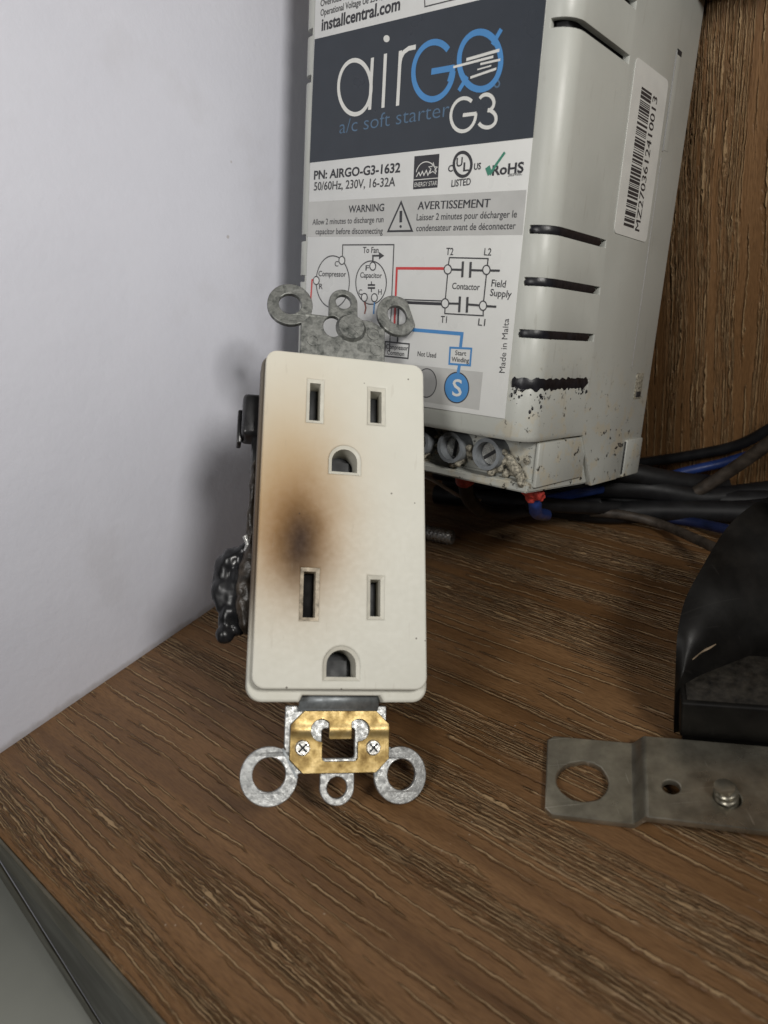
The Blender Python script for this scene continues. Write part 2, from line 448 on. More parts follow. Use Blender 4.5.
# ================================================================== THE SETTING
WALL_X, WOOD_Y, EDGE_Y = -158.4, 206.0, 13.2
def slab(name, a, b, mat, kind='structure', bevel=.25, parent=None):
    o = box(name, a, b, mat, parent, bevel); 
    if parent is None: o['kind'] = kind
    return o
shelf = slab('shelf_board', (WALL_X, EDGE_Y, -18), (260, WOOD_Y, 0), M['wood_floor'])
slab('edge_band', (WALL_X, EDGE_Y - .8, -17.8), (260, EDGE_Y - .02, -.25), M['edge'], parent=shelf, bevel=.3)
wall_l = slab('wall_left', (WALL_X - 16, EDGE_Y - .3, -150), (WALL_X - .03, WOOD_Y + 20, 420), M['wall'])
slab('panel_edge_shade', (WALL_X - 15.9, EDGE_Y - .75, -149), (WALL_X - .1, EDGE_Y - .32, 419), M['edge'], parent=wall_l, bevel=.15)  # dark strip over the white panel's front edge, its shade put into colour
slab('wall_back', (WALL_X, WOOD_Y + .03, -149), (260, WOOD_Y + 16, 420), M['wood_wall'])
slab('cabinet_front', (WALL_X, EDGE_Y - .1, -150), (260, EDGE_Y + 12, -18.1), M['front'])
slab('floor', (-700, -500, -170), (500, 500, -150), M['far_floor'])

# ================================================================== THE SCORCHED OUTLET
ORT = Vector((.6070524, .7323715, -.3084143)); OUP = Vector((-.3519990, .5957745, .7219068)); ON = Vector((.7124493, -.3296738, .6194604))
OROT = Matrix((ORT, OUP, ON)).transposed()
OC = Vector((-92.473, 81.414, 49.487 - 115.437 + CAM_H))
outlet = thing('wall_outlet', (OROT, OC), (12.7, -52, -8),
    'cream duplex wall outlet with a brown scorch mark and melted black side', 'outlet')
def opx(u, v, z):
    d = ray(u, v); k = ((OC + ON*z - CAMPOS).dot(ON)) / d.dot(ON); p = CAMPOS + d*k - OC
    return Vector((p.dot(ORT), p.dot(OUP), z))

SLOTS = [('s', -7.15, 19.2, -5.05, 27.0, 0), ('s', 4.95, 19.8, 7.25, 26.5, 0), ('g', -2.55, 9.2, 2.45, 13.8, 0),
         ('s', -7.3, -18.85, -5.05, -10.4, 1), ('s', 5.2, -18.3, 7.15, -11.4, 0), ('g', -2.75, -29.3, 2.65, -24.5, 0)]
def slot_loop(kind, x0, y0, x1, y1, grow=0):
    x0 -= grow; y0 -= grow; x1 += grow; y1 += grow
    if kind == 's': return [(x1, y1), (x0, y1), (x0, y0), (x1, y0)]
    r = (x1 - x0) / 2; cx = (x0 + x1) / 2; ry = min(r, (y1-y0)*.62)
    return [(x1, y0)] + [(cx + r*math.cos(math.radians(a)), y1 - ry + ry*math.sin(math.radians(a))) for a in range(0, 181, 12)] + [(x0, y0)]
FR = .62
# raised face panel with openings
face = plate('face_panel', rrect(-15.9, -31.5, 15.9, 33.0, 2.3), [slot_loop(s[0], *s[1:5], grow=FR) for s in SLOTS],
             -3.0, 0.0, M['cream'], outlet, bevel=.36, bres=3, smooth=50)
# base flange behind it, slightly larger, with the gap where the strap comes out
base_loop = [(16.6, 33.2 - 2.5)] + [p for p in rrect(-16.6, -33.6, 16.6, 33.4, 2.8)][0:]
bl = rrect(-16.6, -33.7, 16.6, 33.4, 2.8)
n7 = 7
bl = bl[:n7*2] + bl[n7*2:n7*3] + [(-7.2, -33.7), (-6.6, -32.5), (7.7, -32.5), (8.3, -33.7)] + bl[n7*3:]
plate('base_flange', bl, [slot_loop(s[0], *s[1:5], grow=FR+.3) for s in SLOTS], -6.6, -2.6, M['cream'], outlet, bevel=.5, bres=2, smooth=50)
for (k, x0, y0, x1, y1, soot) in SLOTS:
    a = slot_loop(k, x0, y0, x1, y1, FR + .02); b = slot_loop(k, x0, y0, x1, y1, 0)
    n = len(a); V = [(p[0], p[1], -.16) for p in a] + [(p[0], p[1], -.55) for p in b] + [(p[0], p[1], -7.5) for p in b]
    V += [(p[0], p[1], -.28 - .9) for p in slot_loop(k, x0, y0, x1, y1, FR + .02)]
    F = [(i, (i+1) % n, n+(i+1) % n, n+i) for i in range(n)] + [(n+i, n+(i+1) % n, 2*n+(i+1) % n, 2*n+i) for i in range(n)]
    fr = mesh('slot_frame' if k == 's' else 'ground_hole_frame', V, F, M['slot_sooty'] if soot else M['cream_plain'], outlet, 30)
    # shutter / contact deep inside
    gx = .06
    if k == 's':
        sh = box('shutter', (x0+gx, y0+gx, -9.5), (x1-gx, y1-gx, -4.3 if not soot else -3.0), M['soot'] if soot else M['slot_dark'], fr, .15)
    else:
        bm = bmesh.new(); box_bm(bm, x0+gx, y0+gx, -9.5, x1-gx, y1-gx, -6.0); box_bm(bm, x0+gx, y0+gx, -9.2, x1-1.0, y0+3.1, -4.6)
        sh = from_bm('shutter', bm, M['slot_dark'], fr)
# dark body behind the face
bm = bmesh.new(); box_bm(bm, -15.4, -31, -30.5, 15.2, 31, -6.4)
bmesh.ops.bevel(bm, geom=list(bm.edges), offset=1.2, segments=3, affect='EDGES')
from_bm('body', bm, M['body_black'], outlet, 40)
# right-hand side terminal ribs
for y0, y1 in ((19.5, 24.5), (-18.5, -11.5)):
    box('terminal_rib', (14.8, y0, -14.5), (17.4, y1, -7.2), M['body_black'], outlet, .6)
# left-hand black wire clamp, upper
clamp = box('wire_clamp', (-19.6, 18.2, -15.5), (-15.0, 27.2, -8.6), M['body_black'], outlet, 1.0, 3)
box('clamp_rib', (-20.4, 17.4, -15.6), (-19.4, 24.5, -11.5), M['body_black'], clamp, .3)
box('clamp_tail', (-17.4, 10.5, -14.0), (-15.2, 18.6, -9.6), M['body_black'], clamp, 1.0)
# melted side, lower left: lumps fused into one mass
def lump_mesh(name, lumps, mat, parent, voxel=.35, rough=.5, seed=0, freq=.55):
    bm = bmesh.new()
    for (c, r, st) in lumps:
        t = bmesh.ops.create_icosphere(bm, subdivisions=3, radius=1)
        for v in t['verts']:
            d = v.co.copy(); k = 1 + .22 * noise.noise(d * 1.7 + Vector((seed, c[0], c[1])))
            v.co = Vector((d.x*r*st[0]*k + c[0], d.y*r*st[1]*k + c[1], d.z*r*st[2]*k + c[2]))
    o = from_bm(name, bm, mat, parent)
    md = o.modifiers.new('r', 'REMESH'); md.mode = 'VOXEL'; md.voxel_size = voxel * MM
    sm = o.modifiers.new('s', 'SMOOTH'); sm.iterations = 8; sm.factor = .5
    bake(o)
    for v in o.data.vertices:
        p = v.co / MM
        v.co += v.normal * MM * rough * (noise.noise(p * freq + Vector((seed, 2, 5))) * .6 + noise.noise(p * 1.1 + Vector((seed, 9, 1))) * .12)
    for p in o.data.polygons: p.use_smooth = True
    return o
def L(u, v, z, r, st=(1, 1, 1)): return (opx(u, v, z), r, st)
lump_mesh('melted_plastic', [L(233, 560, -13, 2.6), L(226, 572, -14, 2.6, (1, 1.4, 1)), L(229, 592, -14, 3.0, (1, 1.6, 1)), L(234, 608, -14, 2.6, (1, 1.5, 1)),
      L(240, 575, -13, 2.6, (1, 2, 1)), L(244, 600, -12, 2.4, (1, 2.2, 1)), L(246, 560, -12, 2.2, (1, 1.5, 1)), L(222, 585, -15, 2.0, (1, 1.8, 1)), L(250, 580, -14, 3.2, (1, 2.5, 1.6)),
      L(227, 620, -13.5, 1.7, (1, 1.6, 1)), L(225, 634, -13, 1.75, (1, 1.15, 1)), L(240, 622, -13, 1.5, (1, 2.0, 1)), L(238, 556, -12, 1.4), L(243, 549, -11, 1.1), L(249, 540, -11, 1.0, (1, 1.6, 1))],
      M['char'], outlet, .33, .55, 3, .33)
lump_mesh('charred_side', [L(247, 590, -10, 2.2, (1, 3.2, 1)), L(250, 565, -9.5, 1.6, (1, 3.0, 1.2)), L(252, 520, -9.5, 1.2, (.9, 4.5, 1.2)), L(247, 612, -10, 1.6, (1, 2.6, 1)), L(254, 480, -9, 1.0, (.9, 4.5, 1.2))],
      M['char_brown'], outlet, .4, .6, 8)
bm = bmesh.new()
path = [opx(246, 536, -9.5), opx(249, 544, -9.3), opx(247, 552, -9.4)]
tube_bm(bm, catmull(path, 4), .75, 8, .1); from_bm('bare_copper_tip', bm, M['screw'], outlet, 60)

# --- mounting strap, bottom: plate with three eyelets
def union_outline(fn, x0, y0, x1, y1, step=.22):
    """outline of an implicit 2-D shape by marching along a grid (returns the longest loop)"""
    nx, ny = int((x1-x0)/step)+1, int((y1-y0)/step)+1
    val = [[fn(x0+i*step, y0+j*step) for j in range(ny)] for i in range(nx)]
    segs = {}
    def ip(p, q, a, b):
        t = a/(a-b); return (round(p[0]+(q[0]-p[0])*t, 5), round(p[1]+(q[1]-p[1])*t, 5))
    for i in range(nx-1):
        for j in range(ny-1):
            c = [(x0+i*step, y0+j*step), (x0+(i+1)*step, y0+j*step), (x0+(i+1)*step, y0+(j+1)*step), (x0+i*step, y0+(j+1)*step)]
            v = [val[i][j], val[i+1][j], val[i+1][j+1], val[i][j+1]]
            v = [q if abs(q) > 1e-6 else 1e-6 for q in v]
            cr = []
            for k in range(4):
                a, b = v[k], v[(k+1) % 4]
                if (a < 0) != (b < 0): cr.append((ip(c[k], c[(k+1) % 4], a, b), a < 0))
            ins = [p for p, f in cr if not f]; outs = [p for p, f in cr if f]
            for p, q in zip(outs, ins): segs[p] = q
    loops = []
    while segs:
        s = next(iter(segs)); lp = [s]; p = segs.pop(s)
        while p in segs and p != s:
            lp.append(p); p = segs.pop(p)
        loops.append(lp)
    lp = max(loops, key=len)
    out = [lp[0]]
    for p in lp[1:]:
        if (p[0]-out[-1][0])**2 + (p[1]-out[-1][1])**2 > .01: out.append(p)
    return out
def sd_circle(x, y, cx, cy, r): return math.hypot(x-cx, y-cy) - r
def sd_box(x, y, x0, y0, x1, y1, r=.3):
    dx = abs(x-(x0+x1)/2) - (x1-x0)/2 + r; dy = abs(y-(y0+y1)/2) - (y1-y0)/2 + r
    return math.hypot(max(dx, 0), max(dy, 0)) + min(max(dx, dy), 0) - r
def low_shape(x, y):
    d = sd_box(x, y, -9.1, -46.2, 9.9, -34.3)
    d = max(d, (-(x+y*.0) - 9.1) , (abs(x-.4) + (-y-41.4)*.55 - 9.55))     # lower corners cut back
    d = min(d, sd_circle(x, y, -11.6, -46.6, 5.15), sd_circle(x, y, 12.7, -46.8, 5.1))
    d = min(d, sd_circle(x, y, .7, -48.7, 3.15), sd_box(x, y, -2.4, -48.7, 3.85, -45.5, .1))
    return d
lo = union_outline(low_shape, -18, -53, 19, -33)
def low_warp(p):                                    # eyelets dip back a little, scored where they would snap off
    k = max(0, abs(p.x - .5) - 8.2); p.z -= .05*k + .02*k*k*.2; return p
strap_lo = plate('mounting_strap', lo, [circ(-11.6, -46.3, 2.95), circ(12.9, -46.7, 2.75), circ(.7, -48.7, 1.85), rrect(-2.3, -43.6, 3.9, -38.4, .6)],
      -8.2, -7.0, M['zinc'], outlet, .18, 30, low_warp)
# bent neck between strap and body
V = []
prof = [(-32.3, -5.6), (-33.4, -5.9), (-34.2, -6.5), (-34.7, -6.93), (-35.1, -7.0)]
for y, z in prof: V += [(-6.8, y, z), (8.0, y, z)]
F = [(2*i, 2*i+1, 2*i+3, 2*i+2) for i in range(len(prof)-1)]
nk = mesh('strap_neck', V, F, M['steel_dark'], outlet, 60)
md = nk.modifiers.new('s', 'SOLIDIFY'); md.thickness = .9*MM; md.offset = -1; bake(nk)
# score creases at the eyelets
for sx, cx in ((-1, -8.2), (1, 9.3)):
    a = math.radians(62 * (1 if sx < 0 else 1))
    p0 = Vector((cx + sx*1.2, -41.8, -6.93)); p1 = Vector((cx - sx*1.5, -46.9, -6.93))
    bm = bmesh.new(); d = (p1-p0).normalized(); s = Vector((-d.y, d.x, 0))*.22
    vs = [bm.verts.new(q) for q in (p0-s, p0+s, p1+s, p1-s)]; vt = [bm.verts.new(Vector(q.co) - Vector((0, 0, .25))) for q in vs]
    bm.faces.new(vs); 
    for i in range(4): bm.faces.new((vs[i], vt[i], vt[(i+1) % 4], vs[(i+1) % 4]))
    bmesh.ops.recalc_face_normals(bm, faces=bm.faces)
    from_bm('crease', bm, M['steel_dark'], strap_lo)
# brass grounding plate: octagon with keyhole cut-outs joined by a rectangular opening
def brass_shape(x, y):
    x -= 1.05
    d = max(sd_box(x, y, -9.2, -46.2, 9.2, -35.2, .3), abs(x) + abs(y+40.7)*1.02 - 12.35)
    cut = min(sd_box(x, y, -3.4, -44.0, 3.4, -38.9, .7), sd_circle(x, y, -3.9, -38.9, 2.05), sd_circle(x, y, 3.9, -38.9, 2.05))
    tongue = sd_box(x, y, -2.0, -40.0, 2.0, -35, .2)
    return max(d, -min(max(cut, -tongue), 9))
def brass_outer(x, y):
    x -= 1.05
    return max(sd_box(x, y, -9.2, -46.2, 9.2, -35.2, .3), abs(x) + abs(y+40.7)*1.02 - 12.35)
def brass_cut(x, y):
    x -= 1.05
    cut = min(sd_box(x, y, -3.3, -44.1, 3.3, -38.6, .7), sd_circle(x, y, -3.5, -38.7, 1.95), sd_circle(x, y, 3.5, -38.7, 1.95))
    return max(cut, -sd_box(x, y, -2.1, -40.3, 2.1, -34, .2))
bo = union_outline(brass_outer, -10, -48, 12, -34, .18); bc = union_outline(brass_cut, -7, -46, 9, -35, .15)
def brass_warp(p):
    p.z += .28*math.exp(-((p.y+38.6)/1.0)**2) ; return p
bplate = plate('brass_plate', bo, [bc], -6.95, -6.35, M['brass'], outlet, .12, 30, brass_warp)
# faint lettering pressed into the brass
for (sx, sy) in ((-5.9, -41.7), (7.2, -41.8)):
    bm = bmesh.new()
    r = bmesh.ops.create_cone(bm, segments=24, radius1=1.45, radius2=1.2, depth=.6, cap_ends=True)
    bmesh.ops.translate(bm, vec=(sx, sy, -6.12), verts=bm.verts)
    sc = from_bm('rivet_screw', bm, M['screw'], bplate, 35)
    for ang in (45, 135):
        bm = bmesh.new(); box_bm(bm, -1.05, -.17, -.06, 1.05, .17, .03)
        bmesh.ops.rotate(bm, cent=(0, 0, 0), matrix=Matrix.Rotation(math.radians(ang), 3, 'Z'), verts=bm.verts)
        bmesh.ops.translate(bm, vec=(sx, sy, -5.815), verts=bm.verts)
        from_bm('cross_slot', bm, M['slot_dark'], sc) if False else from_bm('cross_recess', bm, M['slot_dark'], bplate)
# --- mounting strap, top
def top_shape(x, y):
    d = sd_box(x, y, -8.6, 31, 9.4, 45.6)
    d = max(d, x*.55 + y - 49.2 if x > 5 else -9)
    d = min(d, sd_circle(x, y, -11.0, 47.4, 4.75), sd_circle(x, y, .3, 49.2, 3.1), sd_box(x, y, -2.8, 45, 3.4, 49.2, .1))
    return d
to = union_outline(top_shape, -17, 30, 14, 54)
def top_warp(p):
    k = max(0, -p.x - 8.2); p.z -= .06*k; p.z -= max(0, p.y-36)*.0; return p
strap_hi = plate('mounting_strap', to, [circ(-11.0, 47.5, 2.35), circ(.3, 49.4, 1.65), circ(-1.9, 43.3, 2.0, ry=2.4)], -8.2, -7.0, M['zinc_dull'], outlet, .18, 30, top_warp)
ear = circ(12.0, 47.5, 4.6)
V2 = plate('bent_eyelet', ear, [circ(12.1, 47.6, 2.2)], -7.2, -6.0, M['zinc_dull'], outlet, .2, 30, lambda p: Vector((p.x, p.y, p.z - .16*(p.x-8) + .03*(p.y-47))))
bm = bmesh.new(); bmesh.ops.create_cone(bm, segments=30, radius1=3.3, radius2=2.7, depth=.9, cap_ends=True)
bmesh.ops.translate(bm, vec=(2.0, 43.3, -6.65), verts=bm.verts)
rv = from_bm('rivet', bm, M['zinc_dull'], strap_hi, 35)
for k in range(6):
    bm = bmesh.new(); box_bm(bm, .7, -.28, -.05, 2.2, .28, .12)
    bmesh.ops.rotate(bm, cent=(0, 0, 0), matrix=Matrix.Rotation(math.radians(60*k+18), 3, 'Z'), verts=bm.verts)
    bmesh.ops.translate(bm, vec=(2.0, 43.3, -6.2), verts=bm.verts)
    from_bm('rivet_ridge', bm, M['zinc_dull'], strap_hi)
for (x, y, r) in ((7.0, 42.6, 1.5), (7.6, 38.9, 1.4), (-6.0, 39.5, 1.3)):
    V, F = ring_prism(x, y, r-.35, r, -7.05, -6.8, 20); mesh('stamped_ring', V, F, M['zinc_dull'], strap_hi, 40)

# ================================================================== THE SOFT STARTER BOX
K = .752
A19 = math.radians(19)
BX = Vector((1, 0, 0)); BU = Vector((0, math.sin(A19), math.cos(A19))); BN = Vector((0, -math.cos(A19), math.sin(A19)))
BROT = Matrix((BX, BU, BN)).transposed()
BP0 = CAMPOS + ray(505, 418) * 200 * K
box_t = thing('soft_starter_box', (BROT, BP0), (-39*K, -22.7*K, -79*K),
    'grey plastic motor soft starter box with printed label leaning on the wood panel', 'control box')
def lab(u, v, off=0.):
    """pixel -> label plane (mm in the box's own frame)"""
    d = ray(u, v); k = (BP0 - BN*off*K - CAMPOS).dot(BN) / d.dot(BN); p = CAMPOS + d*k - BP0
    return Vector((p.x, p.dot(BU)))
M['housing'] = housing_plastic(K)
M['label'] = plain('printed_label_white', (.66, .665, .65), .33, 0, .45, .02, 120)
M['band'] = printed('label_grey_band', (.47, .47, .455)); M['band2'] = printed('label_dark_grey_band', (.36, .36, .355))
M['navy'] = printed('label_navy_panel', (.032, .039, .050)); M['ink'] = printed('black_ink', (.035, .035, .04)); M['ink_soft'] = printed('soft_black_ink', (.05, .05, .053))
M['ink_white'] = printed('white_ink', (.66, .66, .63)); M['ink_blue'] = printed('bright_blue_ink', (.07, .24, .52)); M['ink_dim'] = printed('dim_blue_ink', (.085, .15, .235))
M['ink_red'] = printed('red_ink', (.55, .05, .05)); M['ink_green'] = printed('green_ink', (.05, .22, .15)); M['ink_brown'] = printed('brown_ink', (.20, .05, .03))
M['sticker'] = plain('white_paper_sticker', (.62, .62, .59), .5, 0, .4, .03, 200)
M['terminal'] = plain('pale_grey_terminal_plastic', (.20, .215, .23), .4, 0, .45, .15, 400)
M['residue'] = plain('beige_dirty_residue', (.27, .25, .20), .6, 0, .3, .5, 1600, .6)

# shell: grid of quads (perimeter columns x height bands) with the vent slots left open, then thickened
colp = []                                            # (x, S) perimeter from left-back round the front to right-back
for S in (79, 62, 43, 33, 18, 8): colp.append((-85, S))
for a in range(180, 269, 22): colp.append((-81 + 4*math.cos(math.radians(a)), 4 + 4*math.sin(math.radians(a))))
LS_END = len(colp)
colp += [(-80.6, 0), (-60, 0), (-40, 0), (-20, 0), (-6, 0), (.4, 0)]
RS_BEG = len(colp)
for a in range(270, 361, 15): colp.append((1.5 + 6*math.cos(math.radians(a)), 6 + 6*math.sin(math.radians(a))))
colp += [(7.5, 14), (7.5, 23), (7.5, 32)]
RS_END = len(colp) - 1
colp += [(7.5, 33), (7.5, 43), (7.5, 61.6), (7.1, 62.0), (7.1, 79)]
VENTS = [9.6, 22.4, 35.4, 48.0, 94.2, 106.9, 119.6]
SH = 1.05
TOPW = 140.0
ws = [-6.0, -4.5, 3]
for v in VENTS: ws += [v - SH, v + SH]
ws += [72.0, TOPW - 1.5, TOPW]; ws = sorted(ws)
nc = len(colp); V = []; F = []
for j, w in enumerate(ws):
    ins = 0.
    if j == 0: ins = .6
    if j == len(ws)-1: ins = 1.0
    for (x, S) in colp:
        xx = x; SS = S
        if ins and S < 30:
            SS = S + ins*(1 if S < 6 else .0); xx = x - ins*(x-(-39))/46*.8
        V.append((xx*K, w*K, -SS*K))
def open_slot(i, j):
    w0, w1 = ws[j], ws[j+1]
    for q in VENTS:
        if abs(w0-(q-SH)) < 1e-6 and abs(w1-(q+SH)) < 1e-6:
            if RS_BEG <= i < RS_END: return True
            if 4 <= i < LS_END: return q > 30
    return False
for j in range(len(ws)-1):
    for i in range(nc-1):
        if not open_slot(i, j): F.append((j*nc+i, j*nc+i+1, (j+1)*nc+i+1, (j+1)*nc+i))
def ci(S, x):
    return [i for i, c in enumerate(colp) if abs(c[1]-S) < .6 and (c[0] > 0) == (x > 0)]
def addv(p): V.append(p); return len(V)-1
# skirt on both sides (rear part reaches lower)
r = [i for i, c in enumerate(colp) if c[0] > 0 and c[1] >= 33]
r43, r616, r62, r79 = r[1], r[2], r[3], r[4]
b43, b616, b62, b79 = [addv((colp[i][0]*K, -22.7*K, -colp[i][1]*K)) for i in (r43, r616, r62, r79)]
F += [(r[0], b43, r43), (r43, b43, b616, r616), (r616, b616, b62, r62), (r62, b62, b79, r79)]
l79, l62, l43, l33 = 0, 1, 2, 3
c79, c62, c43 = [addv((colp[i][0]*K, -22.7*K, -colp[i][1]*K)) for i in (l79, l62, l43)]
F += [(l79, c79, c62, l62), (l62, c62, c43, l43), (l43, c43, l33)]
# top cap
F.append(tuple((len(ws)-1)*nc + i for i in range(nc)))
F = [f[::-1] for f in F]
shell = mesh('shell', V, F, M['housing'], box_t)
bm = bmesh.new(); bm.from_mesh(shell.data); bmesh.ops.recalc_face_normals(bm, faces=bm.faces)
# make sure the front faces outward (+z)
ff = max(bm.faces, key=lambda f: f.calc_area() if f.calc_center_median().z > -.0005 else 0)
if ff.normal.z < 0: bmesh.ops.reverse_faces(bm, faces=bm.faces)
bm.to_mesh(shell.data); bm.free()
md = shell.modifiers.new('s', 'SOLIDIFY'); md.thickness = 1.5*MM; md.offset = -1
md = shell.modifiers.new('b', 'BEVEL'); md.width = .22*MM; md.segments = 2; md.limit_method = 'ANGLE'; md.angle_limit = math.radians(40)
bake(shell); finish(shell.data, 42)
# inside mass
box('inner_block', (-82*K, 2*K, -76*K), (4.6*K, (TOPW-4)*K, -3.4*K), M['inside'], box_t, 1)
# terminal base
prof = [(9, -3), (9, -17.6), (5.5, -18.2), (5.5, -20.6), (42, -22.2), (77.5, -22.2), (77.5, 1), (30, 1), (30, -3)]
bm = bmesh.new()
pa = [bm.verts.new((-83*K, w*K, -S*K)) for S, w in prof]; pb = [bm.verts.new((5.9*K, w*K, -S*K)) for S, w in prof]
bm.faces.new(pa); bm.faces.new(pb[::-1])
for i in range(len(prof)): bm.faces.new((pa[i], pb[i], pb[(i+1) % len(prof)], pa[(i+1) % len(prof)]))
bmesh.ops.recalc_face_normals(bm, faces=bm.faces)
bmesh.ops.bevel(bm, geom=list(bm.edges), offset=.35, segments=2, affect='EDGES')
tbase = from_bm('terminal_base', bm, M['housing'], box_t, 40)
# terminals
for k in range(6):
    cx, cy = -7.2 - 12.6*k, -11.4
    V, F = ring_prism(cx*K, cy*K, 3.5*K, 4.6*K, -9.2*K, -3.5*K, 28)
    t = mesh('terminal', V, F, M['terminal'], box_t, 40)
    bm = bmesh.new(); bmesh.ops.create_cone(bm, segments=24, radius1=3.45*K, radius2=3.3*K, depth=1.2, cap_ends=True)
    bmesh.ops.translate(bm, vec=(cx*K, cy*K, -7.4*K), verts=bm.verts); from_bm('clamp_screw', bm, M['screw'], t, 40)
    bm = bmesh.new(); box_bm(bm, -3.0*K, -.5*K, -.1, 3.0*K, .5*K, .12)
    bmesh.ops.rotate(bm, cent=(0, 0, 0), matrix=Matrix.Rotation(math.radians(35 + 47*k), 3, 'Z'), verts=bm.verts)
    bmesh.ops.translate(bm, vec=(cx*K, cy*K, -6.55*K), verts=bm.verts); from_bm('screw_slot', bm, M['inside'], t)
    if k < 4:
        lum = []
        for q in range(11):
            a = math.radians(165 + 21*q + random.uniform(-8, 8)); rr = 5.2 + random.uniform(-.4, .7)
            lum.append(((cx + rr*math.cos(a))*K, (cy + .95*rr*math.sin(a))*K, (-6.4 + random.uniform(-1, 1))*K))
        lump_mesh('residue', [(Vector(p), random.uniform(.55, 1.0), (1, 1, 1)) for p in lum], M['residue'], t, .3, .35, 20+k, .9)
lump_mesh('residue', [(Vector((x*K, w*K, -S*K)), r_, (1, 1.2, 1)) for x, w, S, r_ in ((-1.5, -13, 7.5, 1.2), (0.5, -15, 7.5, 1.3), (2.5, -16.5, 7.0, 1.1), (3.8, -18, 6.0, 1.0), (-2.5, -16.5, 7.5, .9), (5, -19.2, 7, .9), (3.5, -12, 8, .8))], M['residue'], tbase, .3, .5, 31, .9)
# resin filling the lower vents
def surf(t, w, out):
    """point on the outer surface; t runs mm (unscaled) along the perimeter from the front edge x=2.2 to the side S=32"""
    arc = math.pi/2*6
    if t < -.7: return Vector(((1.5 + .7 + t)*K, w*K, out))
    if t < 0: return Vector(((1.5 + t)*K + .0, w*K, out))
    if t < arc:
        a = t/6; return Vector(((1.5 + 6*math.sin(a))*K + out*math.sin(a), w*K, (-6 + 6*math.cos(a))*K + out*math.cos(a)))
    return Vector((7.5*K + out, w*K, -(6 + t - arc)*K))
def fill_strip(w, t0, t1, h0, rag, out, seed):
    N_ = 60; V = []; F = []
    for i in range(N_+1):
        t = t0 + (t1-t0)*i/N_
        e = min(1, min(i, N_-i)/3 + .35)
        hu = h0*e*(1 + rag*noise.noise(Vector((t*.55, seed, 1.)))) + rag*max(0, noise.noise(Vector((t*1.3, seed, 4.))))*1.0
        hd = h0*e*(1 + rag*noise.noise(Vector((t*.55, seed, 9.)))) + rag*max(0, noise.noise(Vector((t*1.1, seed, 14.))))*1.6
        for q, o_ in ((-hd, -.9), (-hd*.93, out), (-hd*.4, out+.12*(1+noise.noise(Vector((t, seed, 3.))))), (hu*.4, out+.12*(1+noise.noise(Vector((t, seed, 6.))))), (hu*.93, out), (hu, -.9)):
            V.append(surf(t, w+q, o_))
    for i in range(N_):
        for k in range(5): F.append((i*6+k, (i+1)*6+k, (i+1)*6+k+1, i*6+k+1))
    return V, F
for w, t0, t1, h0, rag, seed in ((9.6, -1.0, 34.5, 1.5, .65, 1), (22.4, 0.2, 32.0, 1.08, .15, 2), (35.4, .3, 32.0, 1.06, .10, 3), (48.0, .4, 32.0, 1.05, .05, 4)):
    V, F = fill_strip(w, t0, t1, h0, rag, .02 if w > 11 else .10, seed)
    mesh('vent_resin', V, F, M['resin'], box_t, 60)
# resin spatter below the lowest vent
bm = bmesh.new()
for q in range(60):
    t = random.choice([random.gauss(8, 2.0), random.gauss(1, 1.2), random.gauss(26, 6)]); dn = abs(random.gauss(0, 2.6)) + 1.4
    if 5 < t < 11: dn += random.uniform(0, 3)
    if t < -1.4 or t > 38: continue
    c = surf(t, 10 - dn, .02); rr = random.uniform(.08, .36)
    tt = bmesh.ops.create_icosphere(bm, subdivisions=1, radius=rr)
    ey = random.uniform(.6, 1.9)
    for v in tt['verts']: v.co = Vector((v.co.x*random.uniform(.35, 1.1), v.co.y*ey*random.uniform(.7, 1.2), v.co.z*random.uniform(.4, 1.1))) + c
sp = from_bm('resin_spatter', bm, M['resin'], box_t, 60); sp['kind'] = 'stuff'
# side details near the back plate
box('clip_window', (6.9*K, 78.5*K, -67.0*K), (7.22*K, 105*K, -62.6*K), M['housing'], box_t, .1)
box('clip_gap', (7.0*K, 104.3*K, -66.8*K), (7.25*K, 105.8*K, -63.4*K), M['inside'], box_t, .05)
box('clip_gap', (7.0*K, 78.0*K, -62.85*K), (7.52*K, 105*K, -62.5*K), M['band2'], box_t, .02)
nt_ = box('clip_notch', (6.9*K, 3.6*K, -73.0*K), (7.35*K, 12.0*K, -67.4*K), M['residue'], box_t, .1)
box('notch_gap', (7.0*K, 4.2*K, -72.0*K), (7.55*K, 6.0*K, -68.6*K), M['inside'], box_t, .06)
box('back_flange', (6.2*K, -22.5*K, -78.8*K), (7.9*K, -10*K, -66*K), M['housing'], box_t, .25)
box('side_seam', (7.3*K, -21.5*K, -65.6*K), (7.62*K, -10.5*K, -65.2*K), M['inside'], box_t, .03)
box('seam_line', (7.3*K, 14*K, -62.05*K), (7.56*K, 76*K, -61.75*K), M['band2'], box_t, .02)
# recessed panel at the lower side corner
box('side_panel', (5.6*K, -19.3*K, -37*K), (6.9*K, -6.6*K, -8.5*K), M['housing'], box_t, .3)

